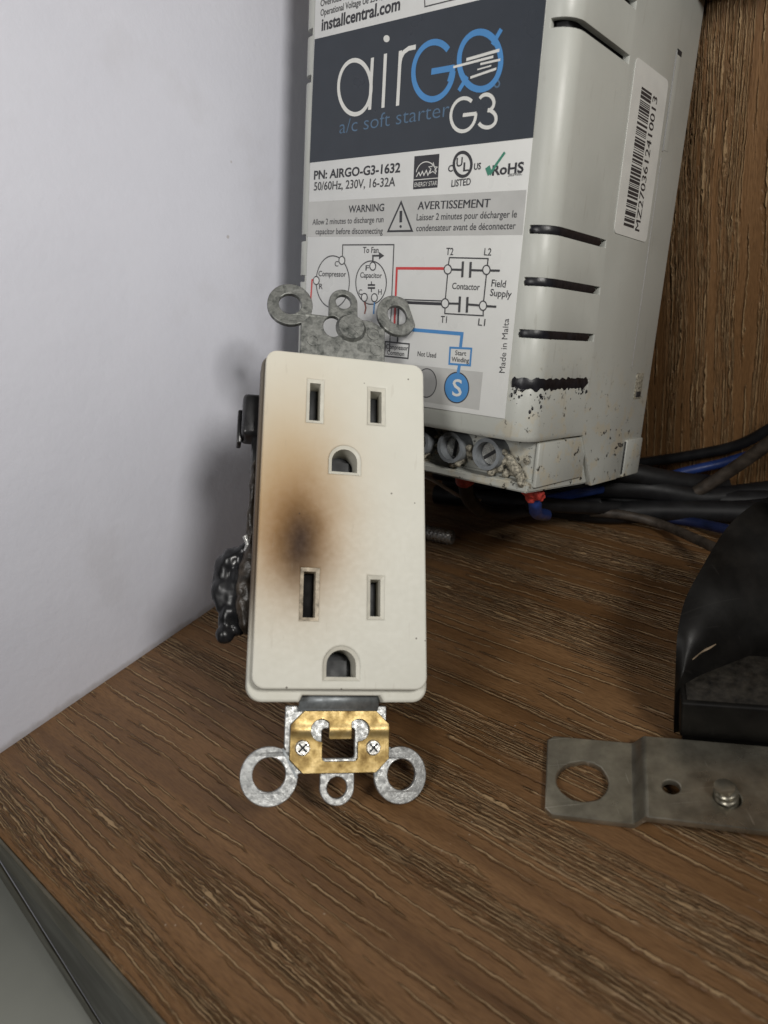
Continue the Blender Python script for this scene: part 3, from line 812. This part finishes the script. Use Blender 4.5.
# ---- label
LB = box('label', (-79.6*K, -.2*K, .02), (0, 134*K, .16), M['label'], box_t, .05)
LZ = [.20]
def flat(name, pts, mat, z, parent=LB):
    me = curve_mesh([[(p[0], p[1]) for p in pts]], 0.0); 
    for v in me.vertices: v.co.z = z*MM
    me.materials.clear(); me.materials.append(mat)
    return place(bpy.data.objects.new(name, me), parent)
def ribbon_vf(pts, w, closed=False):
    P = [Vector((p[0], p[1])) for p in pts]; n = len(P); V = []
    for i in range(n):
        a = P[i-1] if (i or closed) else P[i]; b = P[(i+1) % n] if (i < n-1 or closed) else P[i]
        d1 = (P[i]-a); d2 = (b-P[i])
        d1 = d1.normalized() if d1.length > 1e-9 else d2.normalized(); d2 = d2.normalized() if d2.length > 1e-9 else d1
        t = (d1+d2); t = t.normalized() if t.length > 1e-6 else d1
        nn = Vector((-t.y, t.x)); k = w/2 / max(.45, nn.dot(Vector((-d1.y, d1.x))))
        V += [P[i]+nn*k, P[i]-nn*k]
    F = [(2*i, 2*i+1, (2*i+3) % (2*n), (2*i+2) % (2*n)) for i in range(n if closed else n-1)]
    return V, F
def ink(name, strokes, mat, z, parent=LB, dots=()):
    """several ribbon strokes of one printed mark as one mesh; strokes: (points mm, width mm, closed)"""
    V, F = [], []
    for k_, (pts, w, cl) in enumerate(strokes):
        v, f = ribbon_vf(pts, w, cl); o = len(V); V += [(p.x, p.y, z + .0035*k_) for p in v]; F += [tuple(o+i for i in q) for q in f]
    for lp in dots:
        o = len(V); V += [(p[0], p[1], z - .004) for p in lp]; F.append(tuple(range(o, o+len(lp))))
    return mesh(name, V, F, mat, parent)
def px(*pts): return [lab(*p) for p in pts]
def pell(cx, cy, rx, ry, a0=0, a1=360, n=40):
    """ellipse given in pixels on the label, as label points"""
    full = abs(a1-a0) >= 360
    return [lab(cx + rx*math.cos(math.radians(a0+(a1-a0)*i/n)), cy + ry*math.sin(math.radians(a0+(a1-a0)*i/n))) for i in range(n if full else n+1)]
CAP = None
def text_mesh(s, bold=0.):
    cu = bpy.data.curves.new('t', 'FONT'); cu.body = s; cu.size = 1; cu.offset = bold; cu.resolution_u = 3
    o = bpy.data.objects.new('t', cu); COL.objects.link(o); bpy.context.view_layer.update()
    me = bpy.data.meshes.new_from_object(o.evaluated_get(bpy.context.evaluated_depsgraph_get()))
    bpy.data.objects.remove(o); bpy.data.curves.remove(cu); return me
hm = text_mesh('H'); CAP = max(v.co.y for v in hm.vertices)
def set_text(s, o2, dirv, upv, width, cap, mat, z, parent, bold=0., conv=None):
    if 'M' in s and bold > 0:                       # this glyph does not thicken cleanly: strike it twice instead
        me = text_mesh(s, 0.); b2 = bmesh.new(); b2.from_mesh(me)
        dup = bmesh.ops.duplicate(b2, geom=list(b2.verts) + list(b2.edges) + list(b2.faces))['geom']
        for v in dup:
            if isinstance(v, bmesh.types.BMVert): v.co.x += bold*2.2; v.co.z = 1.
        b2.to_mesh(me); b2.free()
    else: me = text_mesh(s, bold)
    x0 = min(v.co.x for v in me.vertices); x1 = max(v.co.x for v in me.vertices)
    for v in me.vertices:
        a = (v.co.x-x0)/(x1-x0)*width; b = v.co.y/CAP*cap
        q = o2 + dirv*a + upv*b
        zz_ = z + .003*v.co.z; v.co = Vector(conv(q, zz_) if conv else (q.x, q.y, zz_)) * MM
    me.materials.clear(); me.materials.append(mat)
    return place(bpy.data.objects.new('lettering', me), parent)
def text(s, b0, b1, capx, mat, z=.20, bold=None, parent=LB):
    if bold is None: bold = .012 if mat.name == 'soft_black_ink' else 0.
    P0, P1 = lab(*b0), lab(*b1); up = lab(b0[0], b0[1]-capx) - P0
    d = (P1-P0); wd = d.length; d = d.normalized()
    return set_text(s, P0, d, Vector((-d.y, d.x)), wd, up.length, mat, z, parent, bold)
flat('navy_panel', px((315.2, 39.5), (310.2, 163), (533.5, 138), (548.5, -16)), M['navy'], .18)
flat('warning_band', px((309, 202), (308, 237), (523, 235), (527, 190)), M['band'], .18)
# top small print
text('Overload Protection Class 10', (321, 7), (392, -14), 6.5, M['ink_soft'])
text('Operational Voltage Ue 230V, 50-60Hz', (321, 16.5), (404, -6), 6.5, M['ink_soft'])
text('installcentral.com', (322, 31), (400.5, 10), 11.5, M['ink'], bold=.028)
ink('print_frame', [(px((425, -6), (425.5, 7), (470, -4)), .22, False)], M['ink_soft'], .2)
# logo
sw = .88
ink('logo_word', [(pell(355.5, 87.5, 16.3, 27, n=44), sw, True), (px((373.2, 58), (370.3, 110)), sw, False), (px((386.2, 54), (383.6, 108)), sw, False),
    (px((401.2, 51), (398.2, 106)), sw, False), ([lab(400.2, 66), lab(401.6, 58), lab(404.5, 52.5), lab(409.5, 48.8), lab(416.5, 47.2)], sw, False)], M['ink_white'], .22, dots=[pell(387.2, 39, 3.1, 3.6, n=20)])
gp = [lab(434 + 20*math.cos(math.radians(a)), 71 - .12*(20*math.cos(math.radians(a))) + 28.5*math.sin(math.radians(a))) for a in range(-42, -361, -8)]
ink('logo_letter', [(gp, 1.15, False), (px((432, 72), (455, 68)), 1.15, False), (px((453.9, 68), (450, 82)), 1.15, False)], M['ink_blue'], .22)
ink('logo_letter', [(pell(480.6, 61, 20.8, 28.6, n=52), 1.15, True), (px((502, 29.5), (493, 45)), .9, False), (px((468, 77), (459.5, 91)), .9, False)], M['ink_blue'], .225)
ink('logo_lines', [(px((467, 60), (500, 50.5)), .55, False), (px((454, 67.5), (494, 57)), .45, False), (px((481, 64.5), (501, 60)), .4, False), (px((471, 78), (497, 69)), .45, False), (px((478, 70), (492, 66)), .25, False)], M['ink_white'], .23)
ink('logo_mark', [(pell(497.5, 84, 2.6, 3.4, n=16), .3, True)], M['ink_dim'], .22)
text('a/c soft starter', (340, 134), (449.5, 116.5), 13.5, M['ink_dim'], .22, bold=-.008)
g3 = [lab(464 + 12.5*math.cos(math.radians(a)), 115 - 1.5*math.cos(math.radians(a)) + 16.5*math.sin(math.radians(a))) for a in range(-48, -361, -8)]
ink('logo_model', [(g3, .68, False), (px((463.5, 115.5), (477, 113.8)), .68, False),
   (pell(487, 103, 7.6, 8.2, -150, 80, 22), .68, False), (pell(487.5, 119, 9.2, 8.8, -85, 150, 24), .68, False)], M['ink_white'], .22)
# part number and marks
text('PN: AIRGO-G3-1632', (314.4, 179.6), (400.7, 172.2), 8.2, M['ink'], bold=.028)
text('50/60Hz, 230V, 16-32A', (314.4, 190.6), (395.6, 186.2), 8.0, M['ink_soft'])
es = flat('energy_mark', px((415, 156.5), (413.6, 189.6), (438, 187.6), (440, 154)), M['ink'], .19)
ink('energy_mark_lines', [(pell(427, 176, 10.5, 14, 195, 345, 20), .18, False), (px((417, 177), (419.5, 172.5), (421, 176), (423, 171.5), (424.5, 175.5), (427, 170.5), (428.5, 175.5), (431, 170)), .2, False),
    (px((434, 163), (435, 167), (438, 167.3), (435.5, 170), (436.3, 174), (433.5, 171.5), (430.5, 173.5), (431.6, 169.3), (429.5, 167), (432.7, 166.6)), .16, True), (px((414.3, 180.2), (438.6, 178.2)), .16, False)], M['ink_white'], .215)
text('ENERGY STAR', (415, 187.2), (437.4, 185.4), 4.3, M['ink_white'], .215)
ink('listing_mark', [(pell(463.2, 164.5, 8.8, 12, n=40), .62, True)], M['ink'], .2)
text('U', (456.8, 167), (463, 166), 8.5, M['ink'], bold=.020); text('L', (463.6, 171.5), (469.4, 170.8), 8.5, M['ink'], bold=.020)
text('C', (448.4, 172), (453.4, 171.5), 6.2, M['ink'], bold=.028); text('US', (474.3, 170), (481.3, 169.3), 6.2, M['ink'], bold=.028)
text('LISTED', (451.8, 187), (471.2, 185), 6.6, M['ink'], bold=.020)
text('RoHS', (492.4, 175.6), (524, 172.2), 9.6, M['ink'], bold=.03)
ink('check_mark', [(px((488, 167), (490.6, 174.5)), 1.1, False), (px((490.2, 175), (498, 163), (505.5, 152.5)), .55, False)], M['ink_green'], .21)
text('2002/95/EC', (508.5, 176.8), (522.5, 175.2), 2.6, M['ink_soft'])
# warning band
text('WARNING', (349, 212.8), (384.6, 211), 6.8, M['ink'], bold=.020)
text('Allow 2 minutes to discharge run', (313, 225.0), (384, 222.3), 5.6, M['ink_soft'])
text('capacitor before disconnecting', (316, 234.4), (383.2, 233.8), 5.6, M['ink_soft'])
ink('warning_triangle', [(px((401.7, 202.3), (388.6, 231.4), (412.6, 231)), .42, True), (px((401.5, 211), (401.3, 222.5)), .75, False)], M['ink'], .2, dots=[pell(401.2, 226.6, 1.2, 1.5, n=12)])
text('AVERTISSEMENT', (418, 209.8), (490.6, 207.4), 7.8, M['ink'], bold=.020)
text('Laisser 2 minutes pour d\u00e9charger le', (417, 220.6), (517.2, 217.6), 6.4, M['ink_soft'])
text('condensateur avant de d\u00e9connecter', (416.6, 231.4), (516, 229.2), 6.4, M['ink_soft'])
# wiring diagram
T1, T2 = .26, .42
ink('compressor_symbol', [(pell(333.3, 281.9, 16.6, 26, n=44), T1, True), (px((343, 256.5), (343.3, 245), (394.5, 244.8), (390, 352)), T1, False)], M['ink_soft'], .2)
ink('capacitor_symbol', [(pell(371.6, 282.7, 15.3, 21.6, n=44), T1, True), (px((368.4, 285), (375.6, 285.1)), .4, False), (px((368.4, 288), (375.6, 288.1)), .4, False), (px((372, 281.5), (372, 285)), T1, False), (px((372, 288), (372, 292)), T1, False),
    (px((373.4, 262.5), (373.5, 255.8), (380, 255.8)), .4, False)], M['ink_soft'], .2, dots=[px((379.5, 252), (379.5, 259.6), (384.8, 255.8))])
for (c, mt_) in (((342.5, 260.5), 'w'), ((316.9, 280.6), 'w'), ((373.4, 266.3), 'w'), ((365, 297.5), 'w'), ((375, 297.8), 'w'), ((448.4, 269.5), 'W'), ((487, 270), 'W'), ((445.7, 303.4), 'W'), ((483.6, 305.8), 'W')):
    rx, ry = (2.9, 4.0) if mt_ == 'w' else (3.6, 4.6)
    nd_ = flat('terminal_dot', pell(*c, rx, ry, n=24), M['label'], .215); ink('dot_ring', [(pell(*c, rx, ry, n=24), T1, True)], M['ink_soft'], .225)
text('Compressor', (319, 276.2), (346.4, 276.9), 5.2, M['ink_soft']); text('Capacitor', (360.6, 277.6), (382.3, 278.2), 5.2, M['ink_soft'])
text('To Fan', (363.3, 253), (379, 253), 5.8, M['ink_soft'])
for s_, p in (('C', (335.2, 266.5)), ('R', (319.6, 289)), ('F', (366, 270.6)), ('C', (359, 294.8)), ('H', (378.6, 294.6))):
    text(s_, p, (p[0]+3.6, p[1]), 5.2, M['ink_soft'])
ink('red_wire_line', [(px((314.4, 279.6), (312.6, 280.2), (310.2, 316)), .45, False)], M['ink_red'], .205)
ink('red_wire_line', [(px((445, 268.6), (397.4, 268.4), (394.8, 330)), .55, False)], M['ink_red'], .205)
ink('brown_wire_line', [(px((365, 301.5), (366.4, 308), (365.2, 314)), .4, False)], M['ink_brown'], .205)
ink('blue_wire_line', [(px((375, 302), (374.2, 314)), .4, False)], M['ink_blue'], .205)
ink('common_line', [(px((399.3, 268.4+29.5), (398, 342)), .45, False), (px((399.3, 302.2), (443, 304)), .62, False), (px((396.4, 299.4), (442.6, 301)), T1, False)], M['ink'], .207)
ink('contactor_symbol', [(px((449, 264.6), (450, 257.7), (488.7, 258.7), (488, 265.2)), T1, False), (px((448.2, 274.3), (446, 298.6)), T1, False), (px((487, 274.8), (484.2, 301)), T1, False),
    (px((445.6, 308.2), (445.4, 313.6), (483.8, 315.8), (483.8, 310.6)), T1, False),
    (px((452.2, 269.6), (463.4, 270)), .42, False), (px((463.6, 261.5), (462.8, 277.4)), .55, False), (px((471.4, 262), (470.6, 277.8)), .55, False), (px((471, 270.2), (483.2, 270.6)), .42, False), (px((491, 270.6), (500.4, 270.8)), .42, False),
    (px((449.4, 303.5), (460, 303.8)), .42, False), (px((460.6, 296.5), (459.8, 312.3)), .55, False), (px((468.2, 297), (467.4, 312.7)), .55, False), (px((467.8, 304.4), (479.8, 305.4)), .42, False), (px((487.4, 306.2), (497, 306.8)), .42, False)], M['ink_soft'], .207)
text('T2', (446.4, 255), (453.6, 255.2), 7, M['ink_soft']); text('L2', (484.4, 255.4), (491.6, 255.6), 7, M['ink_soft'])
text('T1', (441, 322.6), (447.2, 323), 6.6, M['ink_soft']); text('L1', (478.4, 325.4), (485.4, 326), 6.8, M['ink_soft'])
text('Contactor', (452.5, 289), (480, 290.3), 6.2, M['ink_soft']); text('Field', (491.7, 286.4), (506, 287.6), 6.8, M['ink_soft']); text('Supply', (490.4, 295.8), (511.7, 297.8), 6.8, M['ink_soft'])
ink('start_winding_line', [(px((396, 328.4), (462.6, 333.9), (461, 347.6)), .75, False), (px((460, 365), (458.6, 374)), .75, False), (px((450.8, 347.6), (472, 348.6), (470.6, 365.4), (449.8, 363.8)), .42, True)], M['ink_blue'], .207)
text('Start', (455.6, 355), (466.6, 355.8), 4.6, M['ink_soft']); text('Winding', (452, 361.4), (469.4, 362.8), 4.6, M['ink_soft'])
ink('compressor_common_box', [(px((385.8, 341.6), (409.8, 344), (408.5, 358.4), (384.8, 356)), .32, True)], M['ink_soft'], .207)
text('Compressor', (386.6, 348.6), (408.4, 350.6), 4.6, M['ink_soft']); text('Common', (387.6, 354.4), (404.6, 356.2), 4.6, M['ink_soft'])
text('Not Used', (418, 356), (436.4, 357.8), 4.8, M['ink_soft'])
flat('button_band', [Vector((-78*K, 1.6*K)), lab(479.6, 410), lab(483.4, 372.2), Vector((-78*K, lab(483.4, 372.2).y))], M['band'], .18)
for k in range(4):
    c0 = lab(427, 383) - Vector((12.4*K*k, 0)); lp = [c0 + Vector((3.6*K*math.cos(a*math.pi/16), 4.1*K*math.sin(a*math.pi/16))) for a in range(32)]
    flat('grey_button', lp, M['band2'], .19); ink('button_ring', [(lp, .22, True)], M['ink_soft'], .2)
lp = pell(457.2, 387.6, 12.2, 15.2, n=36)
flat('blue_button', lp, M['ink_blue'], .19); ink('button_ring', [(lp, .25, True)], M['ink_soft'], .2)
text('S', (452.6, 395.6), (462, 396.4), 16.4, M['ink_white'], .21, bold=.01)
# "Made in Malta" runs up the right margin
P0, P1 = lab(505.2, 373), lab(509.6, 318.8); d = (P1-P0)
set_text('Made in Malta', P0, d.normalized(), Vector((-d.normalized().y, d.normalized().x)), d.length, 1.75*K, M['ink_soft'], .2, LB, 0.)

# ---- barcode sticker on the side
sx0 = 7.5*K
def side_pt(q, z): return (sx0 + z, q.y, q.x)       # q.x = -S*K, q.y = w*K
st_loop = rrect(-59*K, 51.5*K, -35.6*K, 96*K, 1.3)
me = curve_mesh([st_loop], .07, .02, 1)
for v in me.vertices: v.co = Vector((sx0*MM + .09*MM + v.co.z, v.co.y, v.co.x))
me.materials.clear(); me.materials.append(M['sticker']); me.flip_normals()
ST = place(bpy.data.objects.new('barcode_sticker', me), box_t)
V, F = [], []
rb = random.Random(11); w = 54.2
while w < 89.5:
    th = rb.choice((.22, .22, .42, .62, .85)); gap = rb.choice((.25, .25, .4, .6))
    if w < 58 or 82 < w < 88: th *= 1.25; gap *= .8
    o = len(V)
    for S, ww in ((41.2, w), (48.4, w), (48.4, w+th), (41.2, w+th)): V.append(side_pt(Vector((-S*K, ww*K)), .19))
    F.append((o, o+1, o+2, o+3)); w += th+gap
mesh('barcode', V, F, M['ink'], ST)
set_text('MZ2703612410013', Vector((-52.6*K, 53.8*K)), Vector((0, 1)), Vector((1, 0)), 36.2*K, 3.2*K, M['ink'], .19, ST, .012, conv=side_pt)

# ================================================================== CABLES
def wire(name, pts, r, mat, label, group=None, cat='cable', **kw):
    P = [at_y(*p) for p in pts]
    for p in P: p.z = max(p.z, r + .05); p.y = min(p.y, WOOD_Y - r - .1)
    o = tube(name, P, r, mat, None, **kw); tag(o, label, cat, group); return o
wire('black_cable', [(560, 474, 196), (600, 469, 198), (639, 463, 200), (687, 456, 201), (735, 446, 201), (768, 430, 200), (800, 410, 198)], 1.55, M['wire_black'], 'black cable running along the wood panel just above the blue wire')
wire('blue_wire', [(545, 500, 158), (590, 491, 168), (620, 486, 180), (655, 480, 190), (687, 471, 196), (722, 463, 199), (760, 452, 200)], 1.35, M['wire_blue'], 'blue wire coming out from under the grey box towards the wood panel', cat='wire')
wire('brown_cable', [(628, 516, 172), (652, 509, 178), (687, 497, 184), (731, 470, 187), (768, 444, 186), (805, 418, 184)], 1.75, M['wire_brown'], 'dusty brown cable slanting up across the wood panel')
wire('black_cable', [(528, 503, 150), (565, 506, 158), (610, 508, 170), (652, 514, 180), (700, 512, 186), (745, 507, 188), (810, 500, 188)], 1.95, M['wire_black'], 'thick black cable lying on the board from under the box to the black receptacle')
wire('dark_blue_wire', [(600, 512, 168), (645, 517, 176), (690, 523, 178), (730, 530, 174), (790, 540, 168)], 1.4, M['wire_dblue'], 'dark blue wire on the board disappearing behind the black receptacle', cat='wire')
wire('brown_wire', [(590, 512, 166), (625, 515, 170), (660, 524, 172), (700, 541, 163), (740, 560, 152)], 1.3, M['wire_brown'], 'thin dark brown wire on the board ending behind the black receptacle', cat='wire')
wire('black_wire', [(464, 462, 123), (465, 480, 123.5), (469, 499, 126), (484, 511, 134), (510, 513, 146), (545, 507, 158), (600, 504, 168)], 1.75, M['wire_black'], 'black wire looping down from the red sleeve under the grey box', cat='wire')
# loose bundle carrying the box
def fpath(name, pts, r, mat, label, group=None, cat='cable'):
    o = tube(name, [Vector(p) for p in pts], r, mat, None); tag(o, label, cat, group); return o
bz = (BP0 + BROT @ Vector((-39*K, -22.7*K, -79*K)))
grp = 'black cables bundled under the grey box'
lbl = 'black cable in the bundle packed underneath the grey box'
fpath('black_cable', [(-136, 160, 3.2), (-110, 166, 3.2), (-85, 170, 3.2), (-70, 178, 3.2), (-40, 190, 3.1)], 3.1, M['wire_black'], lbl, grp)
fpath('black_cable', [(-138, 168, 3.2), (-112, 173.5, 3.2), (-88, 177.5, 3.2), (-70, 184.5, 3.2), (-40, 197, 3.1)], 3.1, M['wire_black'], lbl, grp)
fpath('black_cable', [(-138, 164, 9.4), (-112, 169.5, 9.2), (-90, 173, 9.2), (-74, 179, 8.6), (-62, 187, 4.4), (-48, 200, 3.2)], 3.1, M['wire_black'], lbl, grp)
fpath('black_cable', [(-134, 165, bz.z-3.3), (-110, 168.5, bz.z-3.3), (-92, 171.5, bz.z-3.3), (-80, 176, bz.z-4.5), (-70, 184, 9.5), (-60, 196, 4)], 3.0, M['wire_black'], lbl, grp)
o = wire('thin_grey_wire', [(424, 476, 128), (436, 482, 130), (449, 490, 133), (462, 497, 138), (480, 500, 146)], .45, M['wire_clear'], 'thin pale grey wire curving beneath the box terminals', cat='wire')
# red sleeve on the black wire, and the red and blue crimp
def on_wire(name, pts, r, mat, label, cat): return wire(name, pts, r, mat, label, None, cat, jitter=.12, sub=5, seed=7)
on_wire('red_sleeve', [(464.2, 468, 122.8), (464.8, 474, 123), (465.2, 481, 123.4)], 2.35, M['red'], 'red heat shrink sleeve on the black wire under the terminals', 'sleeve')
rc = lump_mesh('red_crimp', [(at_y(529, 489, 126), 1.6, (1.2, 1, 1)), (at_y(537, 492, 126.5), 1.7, (1, 1, 1.1)), (at_y(532, 497, 127), 1.5, (1, 1, 1.2)), (at_y(540, 496, 128), 1.2, (1, 1, 1))], M['red'], None, .3, .9, 5, .9)
tag(rc, 'crumpled red crimp sleeve beneath the lower corner of the box', 'sleeve')
wire('blue_wire', [(534, 497, 127), (535, 505, 128), (537, 513, 132), (546, 515, 145)], 1.5, M['wire_blue'], 'short blue wire end sticking out of the red crimp', cat='wire', jitter=.1)
# dark tube along the top of the wood panel, identity unknown
fpath('black_cable', [(-96, 200.8, 126.5), (-70, 201, 127.5), (-30, 201, 129.5), (20, 201, 131)], 4.6, M['wire_black'], 'thick black tube across the wood panel beside the top of the grey box')

# ================================================================== LOOSE SCREW
s0, s1 = at_z(453, 538, 2.3), at_z(398, 526, 2.3)
scr = bmesh.new(); ax = (s1-s0); Ls = ax.length; ax.normalize(); sd = ax.cross(Vector((0, 0, 1))).normalized(); su = sd.cross(ax)
NT = 16; turns = int(Ls/1.15); rings = []
for i in range(turns*8+1):
    t = i/(turns*8); ring = []
    for k in range(NT):
        a = 2*math.pi*k/NT; ph = (i/8.0 - k/NT) % 1.0
        r_ = 1.75 + .5*max(0, 1-abs(ph-.5)*2.6)
        if i < 3: r_ *= .75 + .08*i
        ring.append(scr.verts.new(s0 + ax*(t*Ls) + (sd*math.cos(a)+su*math.sin(a))*r_))
    rings.append(ring)
for a, b in zip(rings, rings[1:]):
    for k in range(NT): scr.faces.new((a[k], b[k], b[(k+1) % NT], a[(k+1) % NT]))
scr.faces.new(rings[0]); scr.faces.new(rings[-1][::-1]); bmesh.ops.recalc_face_normals(scr, faces=scr.faces)
so = from_bm('loose_screw', scr, M['screw'], None, 60); tag(so, 'loose steel screw with coarse thread lying on the board behind the outlet', 'screw')

# ================================================================== BLACK RECEPTACLE WITH STEEL STRAP
e = Vector((.910, .416, 0)).normalized(); pv = Vector((-e.y, e.x, 0)); dz = Vector((0, 0, 1))
SA = at_z(548, 740, 0)
SROT = Matrix((e, pv, dz)).transposed()
rec = thing('power_receptacle', (SROT, SA), (30, 0, 0), 'black plastic power receptacle with a tarnished steel mounting strap lying on the board', 'receptacle')
def sp(u, v, z=1.4):
    p = at_z(u, v, z) - SA; return Vector((p.dot(e), p.dot(pv), z))
hole = sp(583, 782, 1.0); h2 = sp(671, 792, 2.2); h3 = sp(727, 803, 2.2)
Wd = 18.2
out = [(90, 0), (1.2, 0), (0, -1.2), (.9, -Wd+1.2), (2.2, -Wd), (90, -Wd)]
# subdivide along x so that the joggle bends
def dens(lp, step=.8):
    o_ = []
    for i, p in enumerate(lp):
        q = lp[(i+1) % len(lp)]; n_ = max(1, int(math.hypot(q[0]-p[0], q[1]-p[1])/step))
        o_ += [(p[0]+(q[0]-p[0])*k/n_, p[1]+(q[1]-p[1])*k/n_) for k in range(n_)]
    return o_
def joggle(p):
    t = min(1, max(0, (p.x-15.6)/2.6)); p.z += 1.5*(t*t*(3-2*t)); p.z += .25*math.sin(p.x*.25)*0; return p
# built as a strip grid so that the bend stays clean
hole_loop = [(hole.x + (4.7*math.cos(a*math.pi/18)*(1 if math.cos(a*math.pi/18) < .75 else .93)), hole.y + (4.5 + .35*noise.noise(Vector((a*.5, 3., 0))))*math.sin(a*math.pi/18)) for a in range(36)]
me_parts = [
    (dens([(15.6, 0), (1.2, 0), (0, -1.2), (.9, -Wd+1.2), (2.2, -Wd), (15.6, -Wd)]), [hole_loop]),
]
bm = bmesh.new()
def add_plate(bm, outer, holes, z0, z1, bev):
    me = curve_mesh([outer]+holes, (z1-z0)/2, bev, 1)
    for v in me.vertices: v.co.z += (z0+z1)/2*MM
    t = bmesh.new(); t.from_mesh(me); bmesh.ops.scale(t, vec=(1/MM,)*3, verts=t.verts)
    me2 = bpy.data.meshes.new('x'); t.to_mesh(me2); t.free(); bm.from_mesh(me2)
add_plate(bm, [(15.9, 0), (1.2, 0), (0, -1.2), (.9, -Wd+1.2), (2.2, -Wd), (15.9, -Wd)], [hole_loop], .05, 1.35, .26)
add_plate(bm, [(95, 0), (17.9, 0), (17.9, -Wd), (95, -Wd)], [circ(h2.x, h2.y, 1.45, 24), circ(h3.x, h3.y, 2.1, 28)], 2.2, 3.5, .26)
# the joggle: swept curved strip joining both
NJ = 8; top = []; bot = []
for i in range(NJ+1):
    t = i/NJ; x = 15.5 + 2.5*t; zz = 2.15*(t*t*(3-2*t))
    top.append((x, zz+1.345)); bot.append((x, zz+.055))
vt = [[bm.verts.new((x, y, z)) for (x, z) in top] for y in (-.14, -Wd+.14)]; vb = [[bm.verts.new((x, y, z)) for (x, z) in bot] for y in (-.14, -Wd+.14)]
for i in range(NJ):
    bm.faces.new((vt[0][i], vt[1][i], vt[1][i+1], vt[0][i+1])); bm.faces.new((vb[0][i], vb[0][i+1], vb[1][i+1], vb[1][i]))
    bm.faces.new((vt[0][i], vt[0][i+1], vb[0][i+1], vb[0][i])); bm.faces.new((vt[1][i], vb[1][i], vb[1][i+1], vt[1][i+1]))
bm.faces.new((vt[0][0], vb[0][0], vb[1][0], vt[1][0])); bm.faces.new((vt[0][NJ], vt[1][NJ], vb[1][NJ], vb[0][NJ]))
strap = from_bm('steel_strap', bm, M['strap'], rec, 35)
# screw stub through the strap
bm = bmesh.new(); rings = []; NT = 20
for i in range(33):
    ring = []
    for k in range(NT):
        a = 2*math.pi*k/NT; ph = (i/8.0 - k/NT) % 1.0; r_ = 1.62 + .40*max(0, 1-abs(ph-.5)*3)
        z = .9 + i*.15; tilt = (z-2.2)*.30
        if i > 30: r_ *= .93
        ring.append(bm.verts.new((h3.x + r_*math.cos(a) - tilt*.4, h3.y + r_*math.sin(a) + tilt*.3, z)))
    rings.append(ring)
for a, b in zip(rings, rings[1:]):
    for k in range(NT): bm.faces.new((a[k], a[(k+1) % NT], b[(k+1) % NT], b[k]))
bm.faces.new(rings[-1]); bm.faces.new(rings[0][::-1]); bmesh.ops.recalc_face_normals(bm, faces=bm.faces)
from_bm('strap_screw', bm, M['strap'], strap, 60)
# lower front block of the body
box('front_block', (24.0, .8, 3.0), (95, 14, 11.5), M['device'], rec, .6, 3)
box('block_foot', (24.6, 1.6, .05), (95, 14, 3.2), M['device'], rec, .3)
box('worn_ledge', (25.0, 1.6, 11.45), (95, 14.5, 11.9), M['device_worn'], rec, .2)
# big curved shell: visible outline traced on its own heights, sloping down to the ledge
crv = [(675.5, 690, 11), (676, 655, 16), (678, 630, 19.5), (685, 600, 22.5), (701, 569, 25.5), (725, 530, 28.5), (748, 508, 30.5), (768, 497, 32), (800, 480, 40), (835, 440, 55)]  # right end lies out of view, raised to throw shade on the board
rim = catmull([sp(u, v, z) for u, v, z in crv], 4)
foot = catmull([sp(*q) for q in ((686, 683, 12), (700, 674, 12.3), (722, 663, 12.8), (745, 652, 13.3), (768, 641, 13.8), (800, 628, 14.4), (840, 612, 15), (880, 600, 15.5), (920, 590, 16))], 4)
n_ = min(len(rim), len(foot)); rim = rim[:n_]; foot = foot[:n_]
NR = 12; V = []; F = []
for i in range(n_):
    a, b = rim[i], foot[i]
    for k in range(NR+1):
        t = k/NR; p = a.lerp(b, t); bulge = math.sin(math.pi*t)
        V.append(p + Vector((0, 0, 2.2*bulge)))
for i in range(n_-1):
    for k in range(NR): F.append((i*(NR+1)+k, (i+1)*(NR+1)+k, (i+1)*(NR+1)+k+1, i*(NR+1)+k+1))
# outer wall down to the board, and closing underside
w0 = len(V)
for i in range(n_): V.append(Vector((rim[i].x, rim[i].y, .06)))
for i in range(n_): V.append(Vector((foot[i].x, foot[i].y, .06)))
for i in range(n_-1):
    F.append((i*(NR+1), w0+i, w0+i+1, (i+1)*(NR+1))); F.append((i*(NR+1)+NR, (i+1)*(NR+1)+NR, w0+n_+i+1, w0+n_+i)); F.append((w0+i, w0+n_+i, w0+n_+i+1, w0+i+1))
for i in (0, n_-1):
    F.append(tuple(i*(NR+1)+k for k in range(NR+1)) + (w0+n_+i, w0+i))
shl = mesh('curved_housing', V, F, M['device'], rec)
bm = bmesh.new(); bm.from_mesh(shl.data); bmesh.ops.recalc_face_normals(bm, faces=bm.faces); bm.to_mesh(shl.data); bm.free(); finish(shl.data, 38)
# pale crack across the housing
p0, p1 = [shl.data.vertices[i_*(NR+1) + k_].co/MM + Vector((0, 0, .06)) for i_, k_ in ((4, 8), (9, 9))]
bm = bmesh.new(); tube_bm(bm, catmull([p0, p0.lerp(p1, .35) + Vector((0, .25, .15)), p0.lerp(p1, .7) + Vector((0, -.1, .2)), p1], 4), [.10, .13, .16, .18, .2, .22, .2, .2, .18, .16, .14, .10, .06], 6, .5)
from_bm('pale_crack', bm, M['crack'], rec, 60)
